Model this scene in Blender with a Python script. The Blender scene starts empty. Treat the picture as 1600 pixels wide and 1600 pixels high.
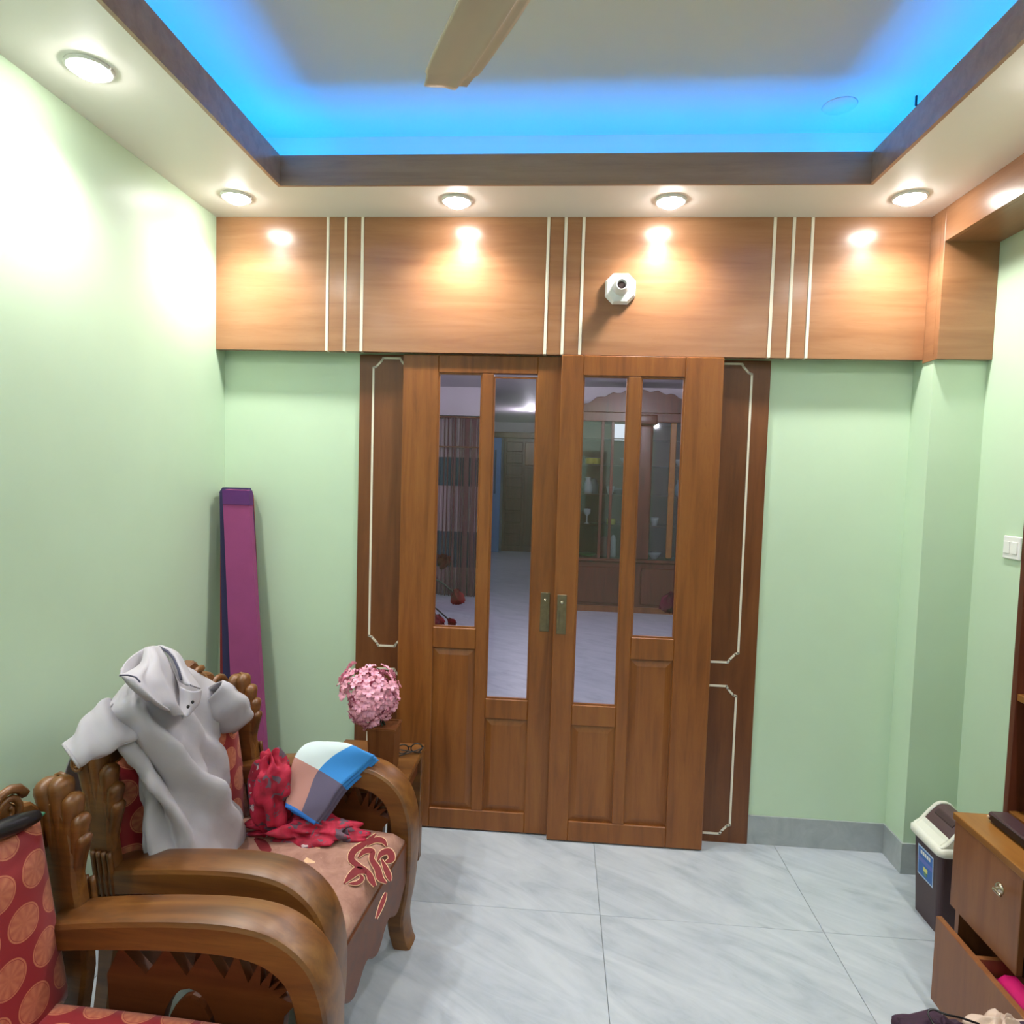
import bpy, bmesh, math, random
from mathutils import Vector, Matrix, noise
random.seed(7)
C = bpy.context.scene.collection
sc = bpy.context.scene
PI = math.pi

# ------------------------------------------------------------------ camera
YAW, PITCH, ROLL, FPX, EYE = 0.0729, 0.0559, 0.0291, 1021.4, 1.5868
_cy, _sy, _cp, _sp = math.cos(YAW), math.sin(YAW), math.cos(PITCH), math.sin(PITCH)
FWD = Vector((-_sy*_cp, _cy*_cp, -_sp)); _r = Vector((_cy, _sy, 0)); _u = _r.cross(FWD)
RGT = _r*math.cos(ROLL) + _u*math.sin(ROLL); UPV = -_r*math.sin(ROLL) + _u*math.cos(ROLL)
EYEP = Vector((0, 0, EYE))
cam_d = bpy.data.cameras.new('camera'); cam = bpy.data.objects.new('camera', cam_d); C.objects.link(cam)
cam_d.sensor_width = 36; cam_d.lens = FPX/1600*36; cam_d.clip_start = .02
m3 = Matrix((RGT, UPV, -FWD)).transposed()
cam.matrix_world = Matrix.Translation(EYEP) @ m3.to_4x4()
sc.camera = cam

def at(px, py, X=None, Y=None, Z=None):
    d = FWD + RGT*((px-800)/FPX) - UPV*((py-800)/FPX)
    t = X/d.x if X is not None else Y/d.y if Y is not None else (Z-EYE)/d.z
    return EYEP + d*t

# ------------------------------------------------------------------ world, exposure
w = bpy.data.worlds.new('world'); sc.world = w; w.use_nodes = True
w.node_tree.nodes['Background'].inputs[0].default_value = (.6, .7, .8, 1)
w.node_tree.nodes['Background'].inputs[1].default_value = .15
sc.view_settings.view_transform = 'Standard'; sc.view_settings.look = 'None'
sc.view_settings.gamma = 1; sc.view_settings.use_curve_mapping = False
sc.view_settings.exposure = -0.5
SPOT_W = 52.0          # each ceiling downlight of this room
COVE = 50.0            # emission strength of the blue LED strip
NEXT_W = 42.0          # downlights of the room behind the doors
FILL_TUBE = 14.0  # emission strength of the added, unseen fill tube

# ------------------------------------------------------------------ materials
def srgb(r, g, b):
    f = lambda c: (c/255/12.92 if c/255 <= .04045 else ((c/255+.055)/1.055)**2.4)
    return (f(r), f(g), f(b), 1)
MATS = {}
class NT:
    def __init__(s, name):
        s.m = bpy.data.materials.new(name); s.m.use_nodes = True
        s.t = s.m.node_tree; s.p = s.t.nodes['Principled BSDF']; MATS[name] = s.m
    def n(s, typ, **k):
        nd = s.t.nodes.new(typ)
        for a, b in k.items(): setattr(nd, a, b)
        return nd
    def l(s, a, b): s.t.links.new(a, b)
    def math(s, op, a, b=None, c=None):
        nd = s.n('ShaderNodeMath', operation=op)
        for i, v in enumerate((a, b, c)):
            if v is None: continue
            if isinstance(v, (int, float)): nd.inputs[i].default_value = v
            else: s.l(v, nd.inputs[i])
        return nd.outputs[0]
    def mix(s, fac, a, b):
        nd = s.n('ShaderNodeMix', data_type='RGBA')
        for sock, v in ((nd.inputs[0], fac), (nd.inputs[6], a), (nd.inputs[7], b)):
            if isinstance(v, (int, float)): sock.default_value = v
            elif isinstance(v, tuple): sock.default_value = v
            else: s.l(v, sock)
        return nd.outputs[2]
    def coord(s, kind='Object', scale=(1, 1, 1), rot=(0, 0, 0)):
        tc = s.n('ShaderNodeTexCoord'); mp = s.n('ShaderNodeMapping')
        mp.inputs['Scale'].default_value = scale; mp.inputs['Rotation'].default_value = rot
        s.l(tc.outputs[kind], mp.inputs['Vector']); return mp.outputs[0]
    def noise(s, vec, scale, detail=4, rough=.6, dist=0):
        nd = s.n('ShaderNodeTexNoise'); nd.inputs['Scale'].default_value = scale
        nd.inputs['Detail'].default_value = detail; nd.inputs['Roughness'].default_value = rough
        nd.inputs['Distortion'].default_value = dist
        if vec is not None: s.l(vec, nd.inputs['Vector'])
        return nd.outputs['Fac']
    def ramp(s, fac, stops):
        nd = s.n('ShaderNodeValToRGB'); e = nd.color_ramp.elements
        while len(e) < len(stops): e.new(.5)
        for el, (p, c) in zip(e, stops): el.position = p; el.color = c
        s.l(fac, nd.inputs[0]); return nd.outputs[0]
    def bump(s, h, strength=.2, dist=.01):
        b = s.n('ShaderNodeBump'); b.inputs['Strength'].default_value = strength; b.inputs['Distance'].default_value = dist
        s.l(h, b.inputs['Height']); s.l(b.outputs[0], s.p.inputs['Normal'])
    def base(s, c):
        if isinstance(c, tuple): s.p.inputs['Base Color'].default_value = c
        else: s.l(c, s.p.inputs['Base Color'])
    def rough(s, r, spec=None):
        if isinstance(r, (int, float)): s.p.inputs['Roughness'].default_value = r
        else: s.l(r, s.p.inputs['Roughness'])
        if spec is not None: s.p.inputs['Specular IOR Level'].default_value = spec

def plain(name, col, rough=.5, metal=0, vary=.06, nscale=6, spec=None, bump=0):
    s = NT(name); v = s.coord()
    f = s.noise(v, nscale)
    d = tuple(max(0, c*(1-vary)) for c in col[:3])+(1,); h = tuple(min(1, c*(1+vary)) for c in col[:3])+(1,)
    s.base(s.ramp(f, [(.3, d), (.7, h)])); s.rough(rough, spec); s.p.inputs['Metallic'].default_value = metal
    if bump: s.bump(s.noise(v, nscale*12, 2), bump, .002)
    return s.m
def wood(name, dark, mid, light, axis='z', rough=.3, scale=1.0, coat=0, spec=None):
    s = NT(name)
    k = {'x': (1.2, 14, 14), 'y': (14, 1.2, 14), 'z': (14, 14, 1.2)}[axis]
    v = s.coord('Object', tuple(a*scale for a in k))
    f1 = s.noise(v, 1.6, 6, .62, .6); f2 = s.noise(s.coord('Object', (1.3, 1.3, 1.3)), 1.4, 2)
    f3 = s.noise(v, 9, 2)
    f = s.math('ADD', s.math('MULTIPLY', f1, .75), s.math('MULTIPLY', f2, .25))
    c = s.ramp(f, [(.3, dark), (.5, mid), (.72, light)])
    c = s.mix(s.math('MULTIPLY', s.math('GREATER_THAN', f3, .62), .18), c, dark)
    s.base(c); s.rough(s.math('ADD', s.math('MULTIPLY', f1, .12), rough-.06), spec)
    if coat:
        s.p.inputs['Coat Weight'].default_value = coat; s.p.inputs['Coat Roughness'].default_value = .18 if name.startswith('panel') else .34
    s.bump(f3, .05, .001)
    return s.m
def emit(name, col, strength):
    s = NT(name); s.base((0, 0, 0, 1))
    s.p.inputs['Emission Color'].default_value = col; s.p.inputs['Emission Strength'].default_value = strength
    return s.m

wall_green = plain('green_wall_paint', srgb(194, 217, 189), .42, vary=.025, nscale=2.5, bump=.05)
white_paint = plain('cream_ceiling_paint', srgb(240, 236, 230), .5, vary=.02, nscale=2)
slab_paint = plain('slab_ceiling_paint', srgb(212, 212, 200), .7, vary=.02, nscale=2)
next_wall = plain('next_room_wall_paint', srgb(205, 196, 204), .6, vary=.03, nscale=2)
panel_wood = wood('panel_veneer', srgb(134, 90, 60), srgb(152, 106, 72), srgb(166, 121, 86), 'x', .3, .8, coat=.35)
panel_wood_y = wood('panel_veneer_side', srgb(134, 90, 60), srgb(152, 106, 72), srgb(166, 121, 86), 'y', .3, .8, coat=.35)
door_wood = wood('door_teak', srgb(106, 58, 22), srgb(134, 78, 32), srgb(150, 94, 42), 'z', .38)
door_dark = wood('door_surround_wood', srgb(86, 46, 22), srgb(108, 62, 30), srgb(122, 74, 38), 'z', .4)
trim_dark = wood('cove_trim_wood', srgb(142, 108, 88), srgb(164, 128, 104), srgb(178, 144, 118), 'x', .35)
chair_wood = wood('polished_teak', srgb(66, 36, 12), srgb(110, 66, 24), srgb(140, 94, 40), 'x', .42, .9, coat=.35)
chair_dark = wood('carved_panel_teak', srgb(72, 32, 12), srgb(100, 50, 20), srgb(116, 64, 28), 'x', .45, .9)
cab_wood = wood('cabinet_veneer', srgb(108, 64, 36), srgb(130, 80, 46), srgb(144, 94, 56), 'z', .35, .8)
cab_top = wood('cabinet_top_veneer', srgb(116, 72, 30), srgb(138, 90, 40), srgb(150, 104, 52), 'y', .3, .8)
cab_in = wood('cabinet_inside', srgb(70, 38, 24), srgb(92, 52, 32), srgb(104, 62, 40), 'z', .5)
show_wood = wood('showcase_wood', srgb(66, 30, 20), srgb(94, 46, 30), srgb(112, 60, 42), 'z', .35)
inlay = plain('white_inlay', srgb(232, 224, 206), .45, vary=.03)
plastic_white = plain('white_plastic', srgb(236, 236, 234), .35, vary=.02)
bin_brown = plain('brown_plastic', srgb(66, 44, 48), .42, vary=.06)
bin_flap = plain('brown_lid_plastic', srgb(84, 62, 66), .5, vary=.06)
bin_white = plain('ivory_plastic', srgb(222, 222, 210), .4, vary=.03)
brass = plain('aged_brass', srgb(116, 104, 80), .45, metal=.6, vary=.15, nscale=40)
chrome = plain('brushed_nickel', srgb(200, 190, 170), .25, metal=.9)
black = plain('black_plastic', srgb(24, 24, 28), .35)
fan_paint = plain('fan_beige', srgb(206, 188, 164), .4, vary=.03)
stone_skirt = NT('grey_stone_skirting')
_v = stone_skirt.coord(); stone_skirt.base(stone_skirt.ramp(stone_skirt.noise(_v, 9, 6, .6, 1), [(.3, srgb(150, 157, 160)), (.7, srgb(172, 178, 180))])); stone_skirt.rough(.35); stone_skirt = stone_skirt.m

def marble(name):
    s = NT(name); v = s.coord('Object', (1, 1, 1), (0, 0, .6))
    oi = s.n('ShaderNodeObjectInfo')
    ad = s.n('ShaderNodeVectorMath', operation='ADD'); s.l(v, ad.inputs[0])
    cb = s.n('ShaderNodeCombineXYZ'); s.l(s.math('MULTIPLY', oi.outputs['Random'], 40), cb.inputs[0]); s.l(cb.outputs[0], ad.inputs[1])
    mp = s.n('ShaderNodeMapping'); mp.inputs['Scale'].default_value = (1, 4.5, 1); s.l(ad.outputs[0], mp.inputs[0])
    a = s.noise(mp.outputs[0], 2.2, 8, .65, 1.2); b = s.noise(ad.outputs[0], 5, 5)
    f = s.math('ADD', s.math('MULTIPLY', a, .7), s.math('MULTIPLY', b, .3))
    s.base(s.ramp(f, [(.32, srgb(152, 160, 170)), (.48, srgb(174, 181, 190)), (.62, srgb(186, 192, 200))]))
    s.rough(.3, .4); return s.m
tile_m = marble('white_marble_tile')
grout_m = plain('tile_joint', srgb(152, 158, 162), .8)

def medallion(name, base, motif):
    s = NT(name); tc = s.n('ShaderNodeTexCoord'); sp = s.n('ShaderNodeSeparateXYZ'); s.l(tc.outputs['UV'], sp.inputs[0])
    u = s.math('MULTIPLY', sp.outputs[0], 1/.095); v = s.math('MULTIPLY', sp.outputs[1], 1/.085)
    row = s.math('FLOOR', v)
    uo = s.math('ADD', u, s.math('MULTIPLY', s.math('MODULO', s.math('ABSOLUTE', row), 2.0), .5))
    du = s.math('SUBTRACT', s.math('FRACT', uo), .5); dv = s.math('SUBTRACT', s.math('FRACT', v), .5)
    r = s.math('SQRT', s.math('ADD', s.math('POWER', s.math('ABSOLUTE', du), 2), s.math('POWER', s.math('ABSOLUTE', dv), 2)))
    ang = s.math('ARCTAN2', dv, du)
    pet = s.math('MULTIPLY', s.math('SINE', s.math('MULTIPLY', ang, 9)), .5)
    disc = s.math('LESS_THAN', r, .37)
    ring = s.math('LESS_THAN', s.math('ABSOLUTE', s.math('SUBTRACT', r, .40)), .018)
    vein = s.math('ADD', .62, s.math('MULTIPLY', pet, s.math('MULTIPLY', r, 1.0)))
    nz = s.noise(s.coord('UV', (1, 1, 1)), 90, 3)
    f = s.math('MULTIPLY', s.math('MINIMUM', s.math('ADD', s.math('MULTIPLY', disc, vein), s.math('MULTIPLY', ring, .8)), 1), s.math('ADD', .55, s.math('MULTIPLY', nz, .7)))
    s.base(s.mix(f, base, motif)); s.rough(.55)
    s.p.inputs['Sheen Weight'].default_value = .2
    return s.m
red_fab = medallion('red_medallion_fabric', srgb(140, 12, 26), srgb(206, 130, 92))
def mauve():
    s = NT('mauve_brocade'); v = s.coord()
    f = s.noise(v, 14, 5, .7, .8); g = s.noise(v, 5, 3, .5, 1.5)
    c = s.ramp(f, [(.35, srgb(140, 98, 84)), (.6, srgb(164, 122, 106)), (.75, srgb(182, 146, 124))])
    c = s.mix(s.math('MULTIPLY', s.math('GREATER_THAN', g, .66), .5), c, srgb(196, 168, 138))
    s.base(c); s.rough(.7); s.bump(s.noise(v, 220, 1), .1, .001); return s.m
mauve_fab = mauve()
maroon_fab = plain('maroon_applique', srgb(110, 20, 28), .7, vary=.15, nscale=60)
cream_fab = plain('cream_piping', srgb(206, 168, 132), .7, vary=.1, nscale=60)
shirt_m = plain('light_grey_jersey', srgb(174, 170, 177), .85, vary=.03, nscale=14, bump=.1)
shirt_in = plain('shirt_dark_tape', srgb(70, 70, 90), .85)
def floral():
    s = NT('red_floral_cloth'); v = s.coord()
    f = s.noise(v, 16, 3, .5, 1); g = s.noise(v, 18, 2, .5, 1.5)
    c = s.ramp(f, [(.35, srgb(128, 10, 36)), (.52, srgb(170, 20, 54)), (.7, srgb(192, 44, 76))])
    c = s.mix(s.math('GREATER_THAN', g, .58), c, srgb(92, 70, 84))
    c = s.mix(s.math('GREATER_THAN', s.noise(v, 23, 2), .68), c, srgb(190, 168, 168))
    s.base(c); s.rough(.75); return s.m
floral_m = floral()
def quilt():
    s = NT('checked_blanket_cloth'); tc = s.n('ShaderNodeTexCoord'); sp = s.n('ShaderNodeSeparateXYZ'); s.l(tc.outputs['UV'], sp.inputs[0])
    u, v = sp.outputs[0], sp.outputs[1]
    hi = s.math('GREATER_THAN', u, .52)
    top = s.mix(hi, srgb(206, 220, 222), srgb(52, 138, 214)); low = s.mix(hi, srgb(184, 132, 122), srgb(96, 88, 112))
    c = s.mix(s.math('GREATER_THAN', v, .47), top, low)
    c = s.mix(s.math('GREATER_THAN', v, .93), c, srgb(44, 118, 208))
    nz = s.noise(s.coord('UV'), 160, 2); c = s.mix(s.math('MULTIPLY', nz, .15), c, (.05, .05, .08, 1))
    s.base(c); s.rough(.85); return s.m
quilt_m = quilt()
blue_cloth = plain('blue_blanket_hem', srgb(36, 104, 206), .85, vary=.1, nscale=30)
purple_m = plain('plum_cloth', srgb(142, 60, 112), .8, vary=.07, nscale=8, bump=.1)
violet_m = plain('violet_band', srgb(84, 34, 100), .8)
navy_m = plain('navy_cloth', srgb(44, 40, 80), .8)
maroon_m = plain('maroon_cloth_edge', srgb(128, 36, 40), .8)
pink_m = plain('hot_pink_cloth', srgb(246, 20, 126), .7, vary=.12, nscale=10)
petal_m = plain('pink_petal', srgb(240, 168, 190), .6, vary=.22, nscale=70)
rose_m = plain('red_rose_petal', srgb(118, 6, 26), .9, vary=.2, nscale=40, spec=.1)
magenta_m = plain('magenta_petal', srgb(112, 10, 62), .9, vary=.2, nscale=40, spec=.1)
leaf_m = plain('dark_leaf', srgb(44, 52, 40), .6, vary=.2, nscale=40)
vase_m = wood('vase_wood', srgb(84, 46, 22), srgb(112, 66, 34), srgb(134, 84, 48), 'z', .4)
purple_dark = plain('dark_purple_cloth', srgb(52, 26, 46), .85, vary=.2, nscale=14)
beige_cloth = plain('beige_cloth', srgb(196, 172, 156), .85, vary=.1, nscale=14)
blue_door = plain('blue_painted_door', srgb(92, 130, 190), .5)
led_m = emit('blue_led', (0.0, .25, 1.0, 1), COVE)
lamp_m = emit('downlight_lens', (1, .96, .9, 1), 120)
next_lamp = emit('next_downlight_lens', (.95, .93, 1, 1), 12)
fill_tube_m = emit('fill_tube_light', (.93, .96, 1, 1), FILL_TUBE)
day_m = emit('daylight_backlit_pane', (.75, .85, 1, 1), .0)

def glass(name, tint, gloss=.0):
    s = NT(name); t = s.t
    out = [n for n in t.nodes if n.type == 'OUTPUT_MATERIAL'][0]
    tr = s.n('ShaderNodeBsdfTransparent'); tr.inputs[0].default_value = tint
    gl = s.n('ShaderNodeBsdfGlossy'); gl.inputs['Roughness'].default_value = .03
    fr = s.n('ShaderNodeFresnel'); fr.inputs[0].default_value = 1.5
    mx = s.n('ShaderNodeMixShader'); s.l(s.math('ADD', fr.outputs[0], gloss), mx.inputs[0])
    s.l(tr.outputs[0], mx.inputs[1]); s.l(gl.outputs[0], mx.inputs[2]); s.l(mx.outputs[0], out.inputs[0])
    return s.m
glass_m = glass('door_glass', (.90, .89, .93, 1))
glass_show = glass('showcase_glass', (.85, .9, .88, 1), .04)

def curtain_mat():
    s = NT('striped_curtain_cloth'); tc = s.n('ShaderNodeTexCoord'); sp = s.n('ShaderNodeSeparateXYZ'); s.l(tc.outputs['UV'], sp.inputs[0])
    v = sp.outputs[1]
    c = s.ramp(v, [(0, srgb(170, 132, 134)), (.05, srgb(170, 132, 134))])
    nd = s.n('ShaderNodeValToRGB'); nd.color_ramp.interpolation = 'CONSTANT'; e = nd.color_ramp.elements
    st = [(0, srgb(158, 124, 128)), (.16, srgb(74, 74, 98)), (.36, srgb(172, 148, 156)), (.62, srgb(70, 84, 100)), (.78, srgb(172, 156, 158))]
    while len(e) < len(st): e.new(.5)
    for el, (p, cc) in zip(e, st): el.position = p; el.color = cc
    s.l(v, nd.inputs[0]); s.base(nd.outputs[0]); s.rough(.85); return s.m
curtain_m = curtain_mat()
strand_m = plain('dark_red_strand', srgb(78, 22, 34), .7)

# ------------------------------------------------------------------ builders
def link(o, parent=None):
    C.objects.link(o)
    if parent is not None: o.parent = parent
    return o
def mesh(name, vs, fs, m, parent=None, smooth=False, uvs=None):
    me = bpy.data.meshes.new(name); me.from_pydata([tuple(v) for v in vs], [], fs); me.update()
    if m: me.materials.append(m)
    if smooth: me.polygons.foreach_set('use_smooth', [True]*len(me.polygons))
    if uvs is not None:
        ul = me.uv_layers.new(name='UVMap')
        for lp in me.loops: ul.data[lp.index].uv = uvs[lp.vertex_index]
    return link(bpy.data.objects.new(name, me), parent)
def from_bm(name, bm, m, parent=None, smooth=False):
    bmesh.ops.recalc_face_normals(bm, faces=bm.faces)
    me = bpy.data.meshes.new(name); bm.to_mesh(me); bm.free()
    if m: me.materials.append(m)
    if smooth: me.polygons.foreach_set('use_smooth', [True]*len(me.polygons))
    if smooth == 'auto': me.set_sharp_from_angle(angle=.4)
    return link(bpy.data.objects.new(name, me), parent)
def add_box(bm, x0, x1, y0, y1, z0, z1):
    v = [bm.verts.new(p) for p in ((x0,y0,z0),(x1,y0,z0),(x1,y1,z0),(x0,y1,z0),(x0,y0,z1),(x1,y0,z1),(x1,y1,z1),(x0,y1,z1))]
    for f in ((0,3,2,1),(4,5,6,7),(0,1,5,4),(1,2,6,5),(2,3,7,6),(3,0,4,7)): bm.faces.new([v[i] for i in f])
    return v
def bevel(bm, off, seg=1, ang=.6):
    es = [e for e in bm.edges if len(e.link_faces) == 2 and e.calc_face_angle(0) > ang]
    if es: bmesh.ops.bevel(bm, geom=es, offset=off, segments=seg, affect='EDGES', profile=.6)
def box(name, x0, x1, y0, y1, z0, z1, m, parent=None, bev=0, seg=1):
    bm = bmesh.new(); add_box(bm, x0, x1, y0, y1, z0, z1); bmesh.ops.recalc_face_normals(bm, faces=bm.faces)
    if bev: bevel(bm, bev, seg)
    return from_bm(name, bm, m, parent, seg > 1)
def add_prism(bm, pts, axis, a, b):
    """closed 2D outline pushed from a to b along axis; pts are the two other coordinates in x,y,z order"""
    mk = {'x': lambda p, t: (t, p[0], p[1]), 'y': lambda p, t: (p[0], t, p[1]), 'z': lambda p, t: (p[0], p[1], t)}[axis]
    A = [bm.verts.new(mk(p, a)) for p in pts]; B = [bm.verts.new(mk(p, b)) for p in pts]; n = len(pts)
    bm.faces.new(A); bm.faces.new(B[::-1])
    for i in range(n): bm.faces.new((A[i], B[i], B[(i+1) % n], A[(i+1) % n]))
def prism(name, pts, axis, a, b, m, parent=None, bev=0, seg=1, ang=.6):
    bm = bmesh.new(); add_prism(bm, pts, axis, a, b); bmesh.ops.recalc_face_normals(bm, faces=bm.faces)
    if bev: bevel(bm, bev, seg, ang)
    bmesh.ops.triangulate(bm, faces=[f for f in bm.faces if len(f.verts) > 4])
    return from_bm(name, bm, m, parent, 'auto' if len(pts) > 12 else False)
def spline(pts, n):
    """Catmull-Rom through pts (tuples of any size)"""
    out = []; N = len(pts); D_ = len(pts[0])
    for i in range(N-1):
        p0 = pts[max(i-1, 0)]; p1 = pts[i]; p2 = pts[i+1]; p3 = pts[min(i+2, N-1)]
        for k in range(n):
            t = k/n
            out.append(tuple(.5*(2*p1[d]+(p2[d]-p0[d])*t+(2*p0[d]-5*p1[d]+4*p2[d]-p3[d])*t*t+(3*p1[d]-p0[d]-3*p2[d]+p3[d])*t**3) for d in range(D_)))
    out.append(tuple(pts[-1])); return out
def add_tube(bm, path, radii, seg=8, caps=True, sy=1.0):
    path = [Vector(p) for p in path]
    if isinstance(radii, (int, float)): radii = [radii]*len(path)
    rings = []; n = len(path); ref = None
    for i, p in enumerate(path):
        t = (path[min(i+1, n-1)]-path[max(i-1, 0)]).normalized()
        if ref is None: ref = Vector((0, 1, 0)) if abs(t.y) < .9 else Vector((1, 0, 0))
        a = (ref - t*ref.dot(t)).normalized(); ref = a; b = t.cross(a)
        rings.append([bm.verts.new(p + a*(radii[i]*sy*math.cos(2*PI*k/seg)) + b*(radii[i]*math.sin(2*PI*k/seg))) for k in range(seg)])
    for r0, r1 in zip(rings, rings[1:]):
        for k in range(seg): bm.faces.new((r0[k], r0[(k+1) % seg], r1[(k+1) % seg], r1[k]))
    if caps: bm.faces.new(rings[0][::-1]); bm.faces.new(rings[-1])
def tube(name, path, radii, m, parent=None, seg=8, sy=1.0):
    bm = bmesh.new(); add_tube(bm, path, radii, seg, True, sy); return from_bm(name, bm, m, parent, True)
def add_lathe(bm, prof, seg=24, c=(0, 0, 0), axis='z'):
    c = Vector(c); rings = []
    for r, h in prof:
        ring = []
        for k in range(seg):
            a = 2*PI*k/seg; x, y = r*math.cos(a), r*math.sin(a)
            p = {'z': Vector((x, y, h)), 'y': Vector((x, h, y)), 'x': Vector((h, x, y))}[axis]
            ring.append(bm.verts.new(c+p))
        rings.append(ring)
    for r0, r1 in zip(rings, rings[1:]):
        for k in range(seg): bm.faces.new((r0[k], r0[(k+1) % seg], r1[(k+1) % seg], r1[k]))
    bm.faces.new(rings[0][::-1]); bm.faces.new(rings[-1])
def lathe(name, prof, m, parent=None, seg=24, c=(0, 0, 0), axis='z', smooth=True):
    bm = bmesh.new(); add_lathe(bm, prof, seg, c, axis); o = from_bm(name, bm, m, parent, smooth)
    return o
def blob(bm, c, r, seg=10, rings=7):
    g = bmesh.ops.create_uvsphere(bm, u_segments=seg, v_segments=rings, radius=1)
    for v in g['verts']: v.co = Vector((c[0]+v.co.x*r[0], c[1]+v.co.y*r[1], c[2]+v.co.z*r[2]))
def sheet(name, rows, m, parent=None, thick=.004, sub=6, disp=None, uvs=True, offset=-1):
    """smooth cloth through a grid of control points; rows: list of lists of Vectors"""
    cols = [spline([tuple(p) for p in r], sub) for r in rows]
    nc = len(cols[0]); grid = []
    tr = [spline([c[j] for c in cols], sub) for j in range(nc)]
    nr = len(tr[0]); V = []; UV = []
    P = [[Vector(tr[j][i]) for j in range(nc)] for i in range(nr)]
    for i in range(nr):
        for j in range(nc):
            p = P[i][j]
            if disp:
                du = P[i][min(j+1, nc-1)]-P[i][max(j-1, 0)]; dv = P[min(i+1, nr-1)][j]-P[max(i-1, 0)][j]
                nrm = du.cross(dv)
                if nrm.length > 1e-9: p = p + nrm.normalized()*disp(j/(nc-1), i/(nr-1))
            V.append(p); UV.append((j/(nc-1), i/(nr-1)))
    F = [(i*nc+j, i*nc+j+1, (i+1)*nc+j+1, (i+1)*nc+j) for i in range(nr-1) for j in range(nc-1)]
    o = mesh(name, V, F, m, parent, True, UV)
    if thick:
        md = o.modifiers.new('thickness', 'SOLIDIFY'); md.thickness = thick; md.offset = offset
    return o
def thing(name, label, cat, loc=(0, 0, 0), rz=0, group=None):
    o = bpy.data.objects.new(name, None); o.empty_display_size = .1; C.objects.link(o)
    o.location = loc; o.rotation_euler = (0, 0, rz); return tag(o, label, cat, group)
def tag(o, label, cat, group=None, kind=None):
    o['label'] = label; o['category'] = cat
    if group: o['group'] = group
    if kind: o['kind'] = kind
    return o
def st(o, label=None, cat=None):
    o['kind'] = 'structure'
    if label: o['label'] = label
    if cat: o['category'] = cat
    return o
def copy_tree(o, parent=None):
    c = o.copy(); C.objects.link(c); c.parent = parent
    for ch in list(o.children): copy_tree(ch, c)
    return c

# ------------------------------------------------------------------ dimensions
D, H, XL, XR, YW = 2.79, 2.666, -1.524, 1.65, 2.87     # panel front, soffit height, side walls, back wall
YF = -1.7                                               # wall behind the camera
XB = 1.445                                              # left face of beam and pillar
FB, FL, FR, FN = 2.46, -1.095, 1.06, -1.0               # cove opening
ZT, ZS = 2.766, 2.92                                    # trim top, slab

# ------------------------------------------------------------------ room shell
fl = st(box('floor', XL-.1, XR+.1, YF-.1, YW+.09, -.08, -.006, grout_m), 'floor of white marble tiles', 'floor')
TS, TX, TY = .79, .195, 2.313
tile_mesh = None
for i in range(-3, 3):
    for j in range(-5, 2):
        x0 = max(TX+i*TS, XL); x1 = min(TX+(i+1)*TS, XR); y0 = max(TY+j*TS, YF); y1 = min(TY+(j+1)*TS, YW+.09)
        if x1-x0 < .02 or y1-y0 < .02: continue
        g = .0008
        box('tile', x0+g, x1-g, y0+g, y1-g, -.006, 0, tile_m, fl, .0008)
# floor of the room behind (receding; one continuous polished floor)
st(box('floor_next_room', -3.2, 3.2, YW+.09, 14.2, -.006, 0, tile_m), 'pale polished floor of the room behind the glass doors', 'floor')

st(box('wall_left', XL-.1, XL, YF-.1, YW+.1, 0, 3.0, wall_green), 'plain pale green wall on the left behind the armchairs', 'wall')
st(box('wall_front', XL, XR, YF-.1, YF, 0, 3.0, wall_green), 'pale green wall behind the viewer', 'wall')
st(box('wall_right', XR, XR+.1, YF-.1, YW+.1, 0, 3.0, wall_green), 'pale green wall on the right behind the shelf', 'wall')
XO0, XO1 = -.90, .868                                   # door opening
bm = bmesh.new()
add_box(bm, XL, XO0, YW, YW+.1, 0, 3.0); add_box(bm, XO1, XR, YW, YW+.1, 0, 3.0); add_box(bm, XO0, XO1, YW, YW+.1, 2.1, 3.0)
wb = st(from_bm('wall_back', bm, wall_green), 'pale green back wall on both sides of the wooden doors', 'wall')
st(box('wall_pillar', 1.45, XR, 2.72, YW, 0, H, wall_green), 'pale green square pillar in the right corner', 'wall')
# skirting
SK = .128
st(box('baseboard_back', XO1, 1.45, YW-.008, YW, 0, SK, stone_skirt), 'grey stone skirting right of the doors', 'skirting')
st(box('baseboard_back_left', XL, XO0, YW-.008, YW, 0, SK, stone_skirt), 'grey stone skirting left of the doors', 'skirting')
bm = bmesh.new(); add_box(bm, 1.442, 1.45, 2.712, YW-.008, 0, SK); add_box(bm, 1.45, XR, 2.712, 2.72, 0, SK)
st(from_bm('baseboard_pillar', bm, stone_skirt), 'grey stone skirting around the corner pillar', 'skirting')
st(box('baseboard_right', XR-.008, XR, YF, 2.712, 0, SK, stone_skirt), 'grey stone skirting on the right wall', 'skirting')
st(box('baseboard_left', XL, XL+.008, YF, YW-.008, 0, SK, stone_skirt), 'grey stone skirting on the left wall', 'skirting')
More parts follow.
